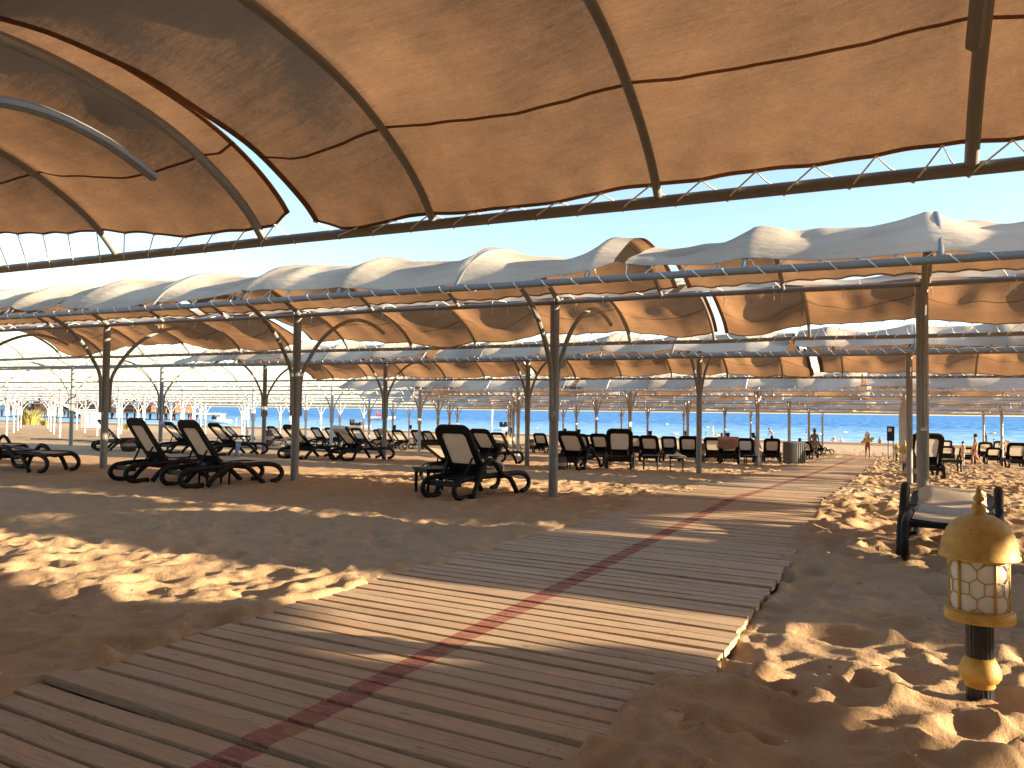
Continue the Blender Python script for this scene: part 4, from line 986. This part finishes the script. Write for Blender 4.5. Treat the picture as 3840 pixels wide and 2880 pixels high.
boat(-131, 128, 200, 6.0, 'white pedal boat on the water left of centre', extra='hull_white')
boat(-142, 205, 30, 8, 'white speed boat with red seats on the water behind a slim forked post')
boat(-62, 127, 100, 4.5, 'white boat with dark stern beside a forked post', extra='cloth_black')
boat(-80.0, 108.6, 10, 5.0, 'white boat with a dark cover drawn up on the beach', extra='cloth_black', z=-2.05)
for i, (x, y) in enumerate(((-40, 190), (-12, 150), (-32, 128), (-25, 126), (-9, 170), (4.5, 160), (18, 190), (-60, 230))):
    mb = MB(); mb.tube([(.45*math.cos(a), .45*math.sin(a), 0) for a in [2*math.pi*q/14 for q in range(14)]], .14, 6, closed=True)
    tag(build(mb, 'buoy', 'hull_white' if i % 3 else 'float_yellow', loc=(x, y, -2.02)), ['yellow ring floating far out, right of the middle forked post', 'white ring floating left of the bending man', 'left one of two white rings close together near the shore', 'yellow ring close beside a white one near the shore', 'white ring floating beyond the man in the hat', 'white ring floating just right of the thick right post', 'yellow ring floating near the right edge of the sea', 'white ring farthest out, left of the middle forked post'][i], 'buoy', 'rings floating on the sea')
# white pole on the beach
t = thing('pole', 'slim white pole on the beach in front of the sea, left of the middle post', 'pole', (-44.2, 87.0, gz(87)))
mb = MB(); mb.tube([(0, 0, -.2), (0, 0, 5.2)], .10, 10); build(mb, 'shaft', 'hull_white', t); mb = MB(); mb.lathe([(.11, 5.2), (.13, 5.25), (.05, 5.35)], 10); build(mb, 'cap', 'hull_white', t)
# dark bins hooked to the far posts
for row, idx in ((6, (-7, -6, -5, -4, -3, -2)), (7, (-8, -7, -6, -5, -4, -3, -2))):
    for i in idx:
        yv = ROWS[row][0]; t = thing('hanging_bin', 'small black bin on the %s slim post left of the boardwalk, %s pavilion' % ({-2: 'second', -3: 'third', -4: 'fourth', -5: 'fifth', -6: 'sixth', -7: 'seventh', -8: 'eighth'}[i], WORD[row]), 'bin', (X0+i*S+.22, yv-.05, gz(yv)+1.15), 0, 'bins on the far posts')
        mb = MB(); mb.lathe([(.10, 0), (.145, .42), (.15, .43), (.13, .43), (.09, .03)], 10); sharp(build(mb, 'bucket', 'cloth_black', t))
        mb = MB(); mb.box((-.14, 0, .36), (.06, .03, .05)); build(mb, 'hook', 'cloth_black', t, False)

# ------------------------------------------------------------------ far left: booth, pier, trailer, weeds
t = thing('changing_booth', 'white changing booth with a grey panel on the open sand, far left', 'booth', (-98.5, 74.0, gz(74)), rad(28))
for nm, c, d, m in (('wall', (0, 0, 1.3), (2.7, 1.4, 2.4), 'booth_white'), ('door', (-.85, -.72, 1.25), (.85, .06, 2.1), 'booth_grey'), ('door', (.35, -.72, 1.25), (.85, .06, 2.1), 'booth_white'), ('roof', (0, 0, 2.6), (3.0, 1.7, .12), 'booth_white'), ('base', (0, 0, .06), (2.8, 1.5, .12), 'hut_brown')):
    mb = MB(); mb.box(c, d); build(mb, nm, m, t, False, bevel=.015)
PY = 150
t = thing('pier', 'wooden pier on dark stilts with orange pavilions, far left over the sea', 'pier', (0, PY, -2.1))
mb = MB(); mb.box((-196, 0, 1.75), (78, 9, .35)); build(mb, 'deck', 'wood_deck', t, False)
for i in range(27):
    for yy in (-3.6, 3.6):
        mb = MB(); mb.tube([(-234+i*2.9, yy, -1.5), (-234+i*2.9, yy, 1.6)], .22, 6); build(mb, 'stilt', 'hut_brown', t)
for i in range(20):
    mb = MB(); mb.box((-233+i*3.9, -4.3, 2.4), (.12, .12, 1.0)); build(mb, 'railing_post', 'wood_deck', t, False)
mb = MB(); mb.box((-196, -4.3, 2.9), (78, .12, .12)); build(mb, 'railing', 'wood_deck', t, False)
for i, (x, w_, h_, m) in enumerate(((-232, 5, 4.6, 'hut_orange'), (-224, 4, 4.2, 'hut_brown'), (-217.5, 6.5, 5.2, 'hut_orange'), (-207, 6, 4.4, 'hut_brown'), (-196, 5.5, 4.4, 'hut_brown'), (-189, 5.5, 5.0, 'hut_orange'), (-181, 5, 4.6, 'hut_brown'), (-168.5, 6.5, 4.8, 'hut_brown'))):
    mb = MB(); mb.box((x, 0, 1.95+h_*.36), (w_, 5.5, h_*.72)); hw_ = build(mb, 'hut_wall', m, t, False)
    mb = MB(); mb.box((x, 0, 1.95+h_*.78), (w_+1.2, 6.8, h_*.10), taper=.75); build(mb, 'hut_roof', 'hut_roof' if i % 2 else 'hut_orange', t, False)
    for q in (-.28, .28):
        mb = MB(); mb.box((x+q*w_, -2.78, 1.95+h_*.40), (w_*.26, .08, h_*.42)); build(mb, 'opening', 'cloth_white' if q > 0 else 'hut_brown', hw_, False)
t = thing('water_slide', 'white boat ramp tilted on the sand at the far left waterline', 'ramp', (-152, 110.0, -2.05), rad(10))
mb = MB(); M = Matrix.Translation((0, 0, 2.2)) @ Matrix.Rotation(rad(22), 4, 'Y'); mb.box((0, 0, 0), (9, 2.2, .45), M); build(mb, 'ramp_bed', 'hull_white', t, False)
mb = MB(); mb.box((0, -1.1, .12), (9, .12, .5), M); build(mb, 'side_rail', 'cloth_black', t, False)
for x in (-3.6, 0, 3.4):
    mb = MB(); mb.tube([(x, -.9, -.3), (x, -.9, 2.2-x*.4)], .12, 6); build(mb, 'leg', 'booth_grey', t)
def weed(x, y, n, h, label):
    t = thing('beach_weed', label, 'plant', (x, y, gz(y))); rs = random.Random(int(x*7)); mb = MB()
    for i in range(n):
        a = rs.uniform(0, 6.28); r = rs.uniform(0, .8)*h; l_ = h*rs.uniform(.5, 1.1); p = Vector((r*math.cos(a)*.5, r*math.sin(a)*.5, 0)); d = Vector((math.cos(a)*.5, math.sin(a)*.5, 1)).normalized(); s = Vector((-math.sin(a), math.cos(a), 0))*.03*h
        b0 = len(mb.v); mb.v += [p-s, p+s, p+d*l_*.6+s*.8, p+d*l_*.6-s*.8, p+d*l_+Vector((math.cos(a), math.sin(a), -.3))*l_*.25]; mb.f += [(b0, b0+1, b0+2, b0+3), (b0+3, b0+2, b0+4)]
    build(mb, 'blades', 'dry_grass', t, False)
    mb = MB(); mb.tube([(0, 0, -.1), (.02, 0, h*.4)], [.03*h, .01*h], 5); build(mb, 'stem', 'dry_grass', t)
weed(-127, 84, 260, 3.2, 'tall yellow green weeds on the sand at the left edge')
weed(-120, 82, 120, 1.6, 'low dry weeds right of the tall clump at the left edge')
weed(-94, 76, 120, 1.3, 'green weeds on the sand right of the changing booth')
weed(-46, 60, 120, .7, 'flat green weeds on the sand beyond the white lounger')
# black hose across the shaded sand
mb = MB(); pth = [(-44+i*1.6, 29.2+.25*math.sin(i*.8)+.12*math.sin(i*2.1), gz(29.2)+.08) for i in range(16)]
mb.tube(spline(pth, 3), .035, 6); tag(build(mb, 'hose', 'hose'), 'dark hose lying across the sand at the left', 'hose')
# dark notice board on a short post, right of the boardwalk
t = thing('notice_board', 'small dark board on a stand behind the thick right post', 'board', (-.25, 58.0, gz(58)), rad(0))
mb = MB(); mb.box((0, 0, 1.75), (.45, .05, .95)); build(mb, 'panel', 'cloth_black', t, False, bevel=.01); mb = MB(); mb.box((-.05, -.03, 2.0), (.22, .02, .22)); build(mb, 'paper', 'booth_white', t, False)
for x in (-.15, .15):
    mb = MB(); mb.tube([(x, 0, -.2), (x, 0, 1.3)], .03, 6); build(mb, 'leg', 'cloth_black', t)
# leaf litter and flecks on the near sand
lt = MB(); rs = random.Random(3)
for i in range(260):
    x = rs.uniform(-9, 2.5); yv = rs.uniform(2.3, 9)
    if BW0+.1 < x < BW1-.1: continue
    z = float(sand_h(np.array([[x]]), np.array([[yv]]))[0, 0])+.006; a = rs.uniform(0, 6.28); s_ = rs.uniform(.008, .022); b0 = len(lt.v)
    for u, v_ in ((-1, -.4), (1, -.5), (1.2, .3), (-.8, .5)): lt.v.append(Vector((x+s_*(u*math.cos(a)-v_*math.sin(a)), yv+s_*(u*math.sin(a)+v_*math.cos(a)), z+.003*u)))
    lt.f.append((b0, b0+1, b0+2, b0+3))
tag(build(lt, 'leaf_litter', 'hut_brown', smooth=False), 'dry leaf bits scattered over the near sand', 'leaf litter', kind='stuff')

sh_ = MB(); rs = random.Random(13)
for i in range(320):
    x = rs.uniform(-9, 2.6); yv = rs.uniform(2.3, 10)
    if BW0+.1 < x < BW1-.1: continue
    z = float(sand_h(np.array([[x]]), np.array([[yv]]))[0, 0])+.004; sh_.ell((x, yv, z), (rs.uniform(.003, .008), rs.uniform(.003, .008), .003), 5, 4)
tag(build(sh_, 'shell_bits', 'cloth_white'), 'tiny pale shell bits scattered over the near sand', 'shell bits', kind='stuff')
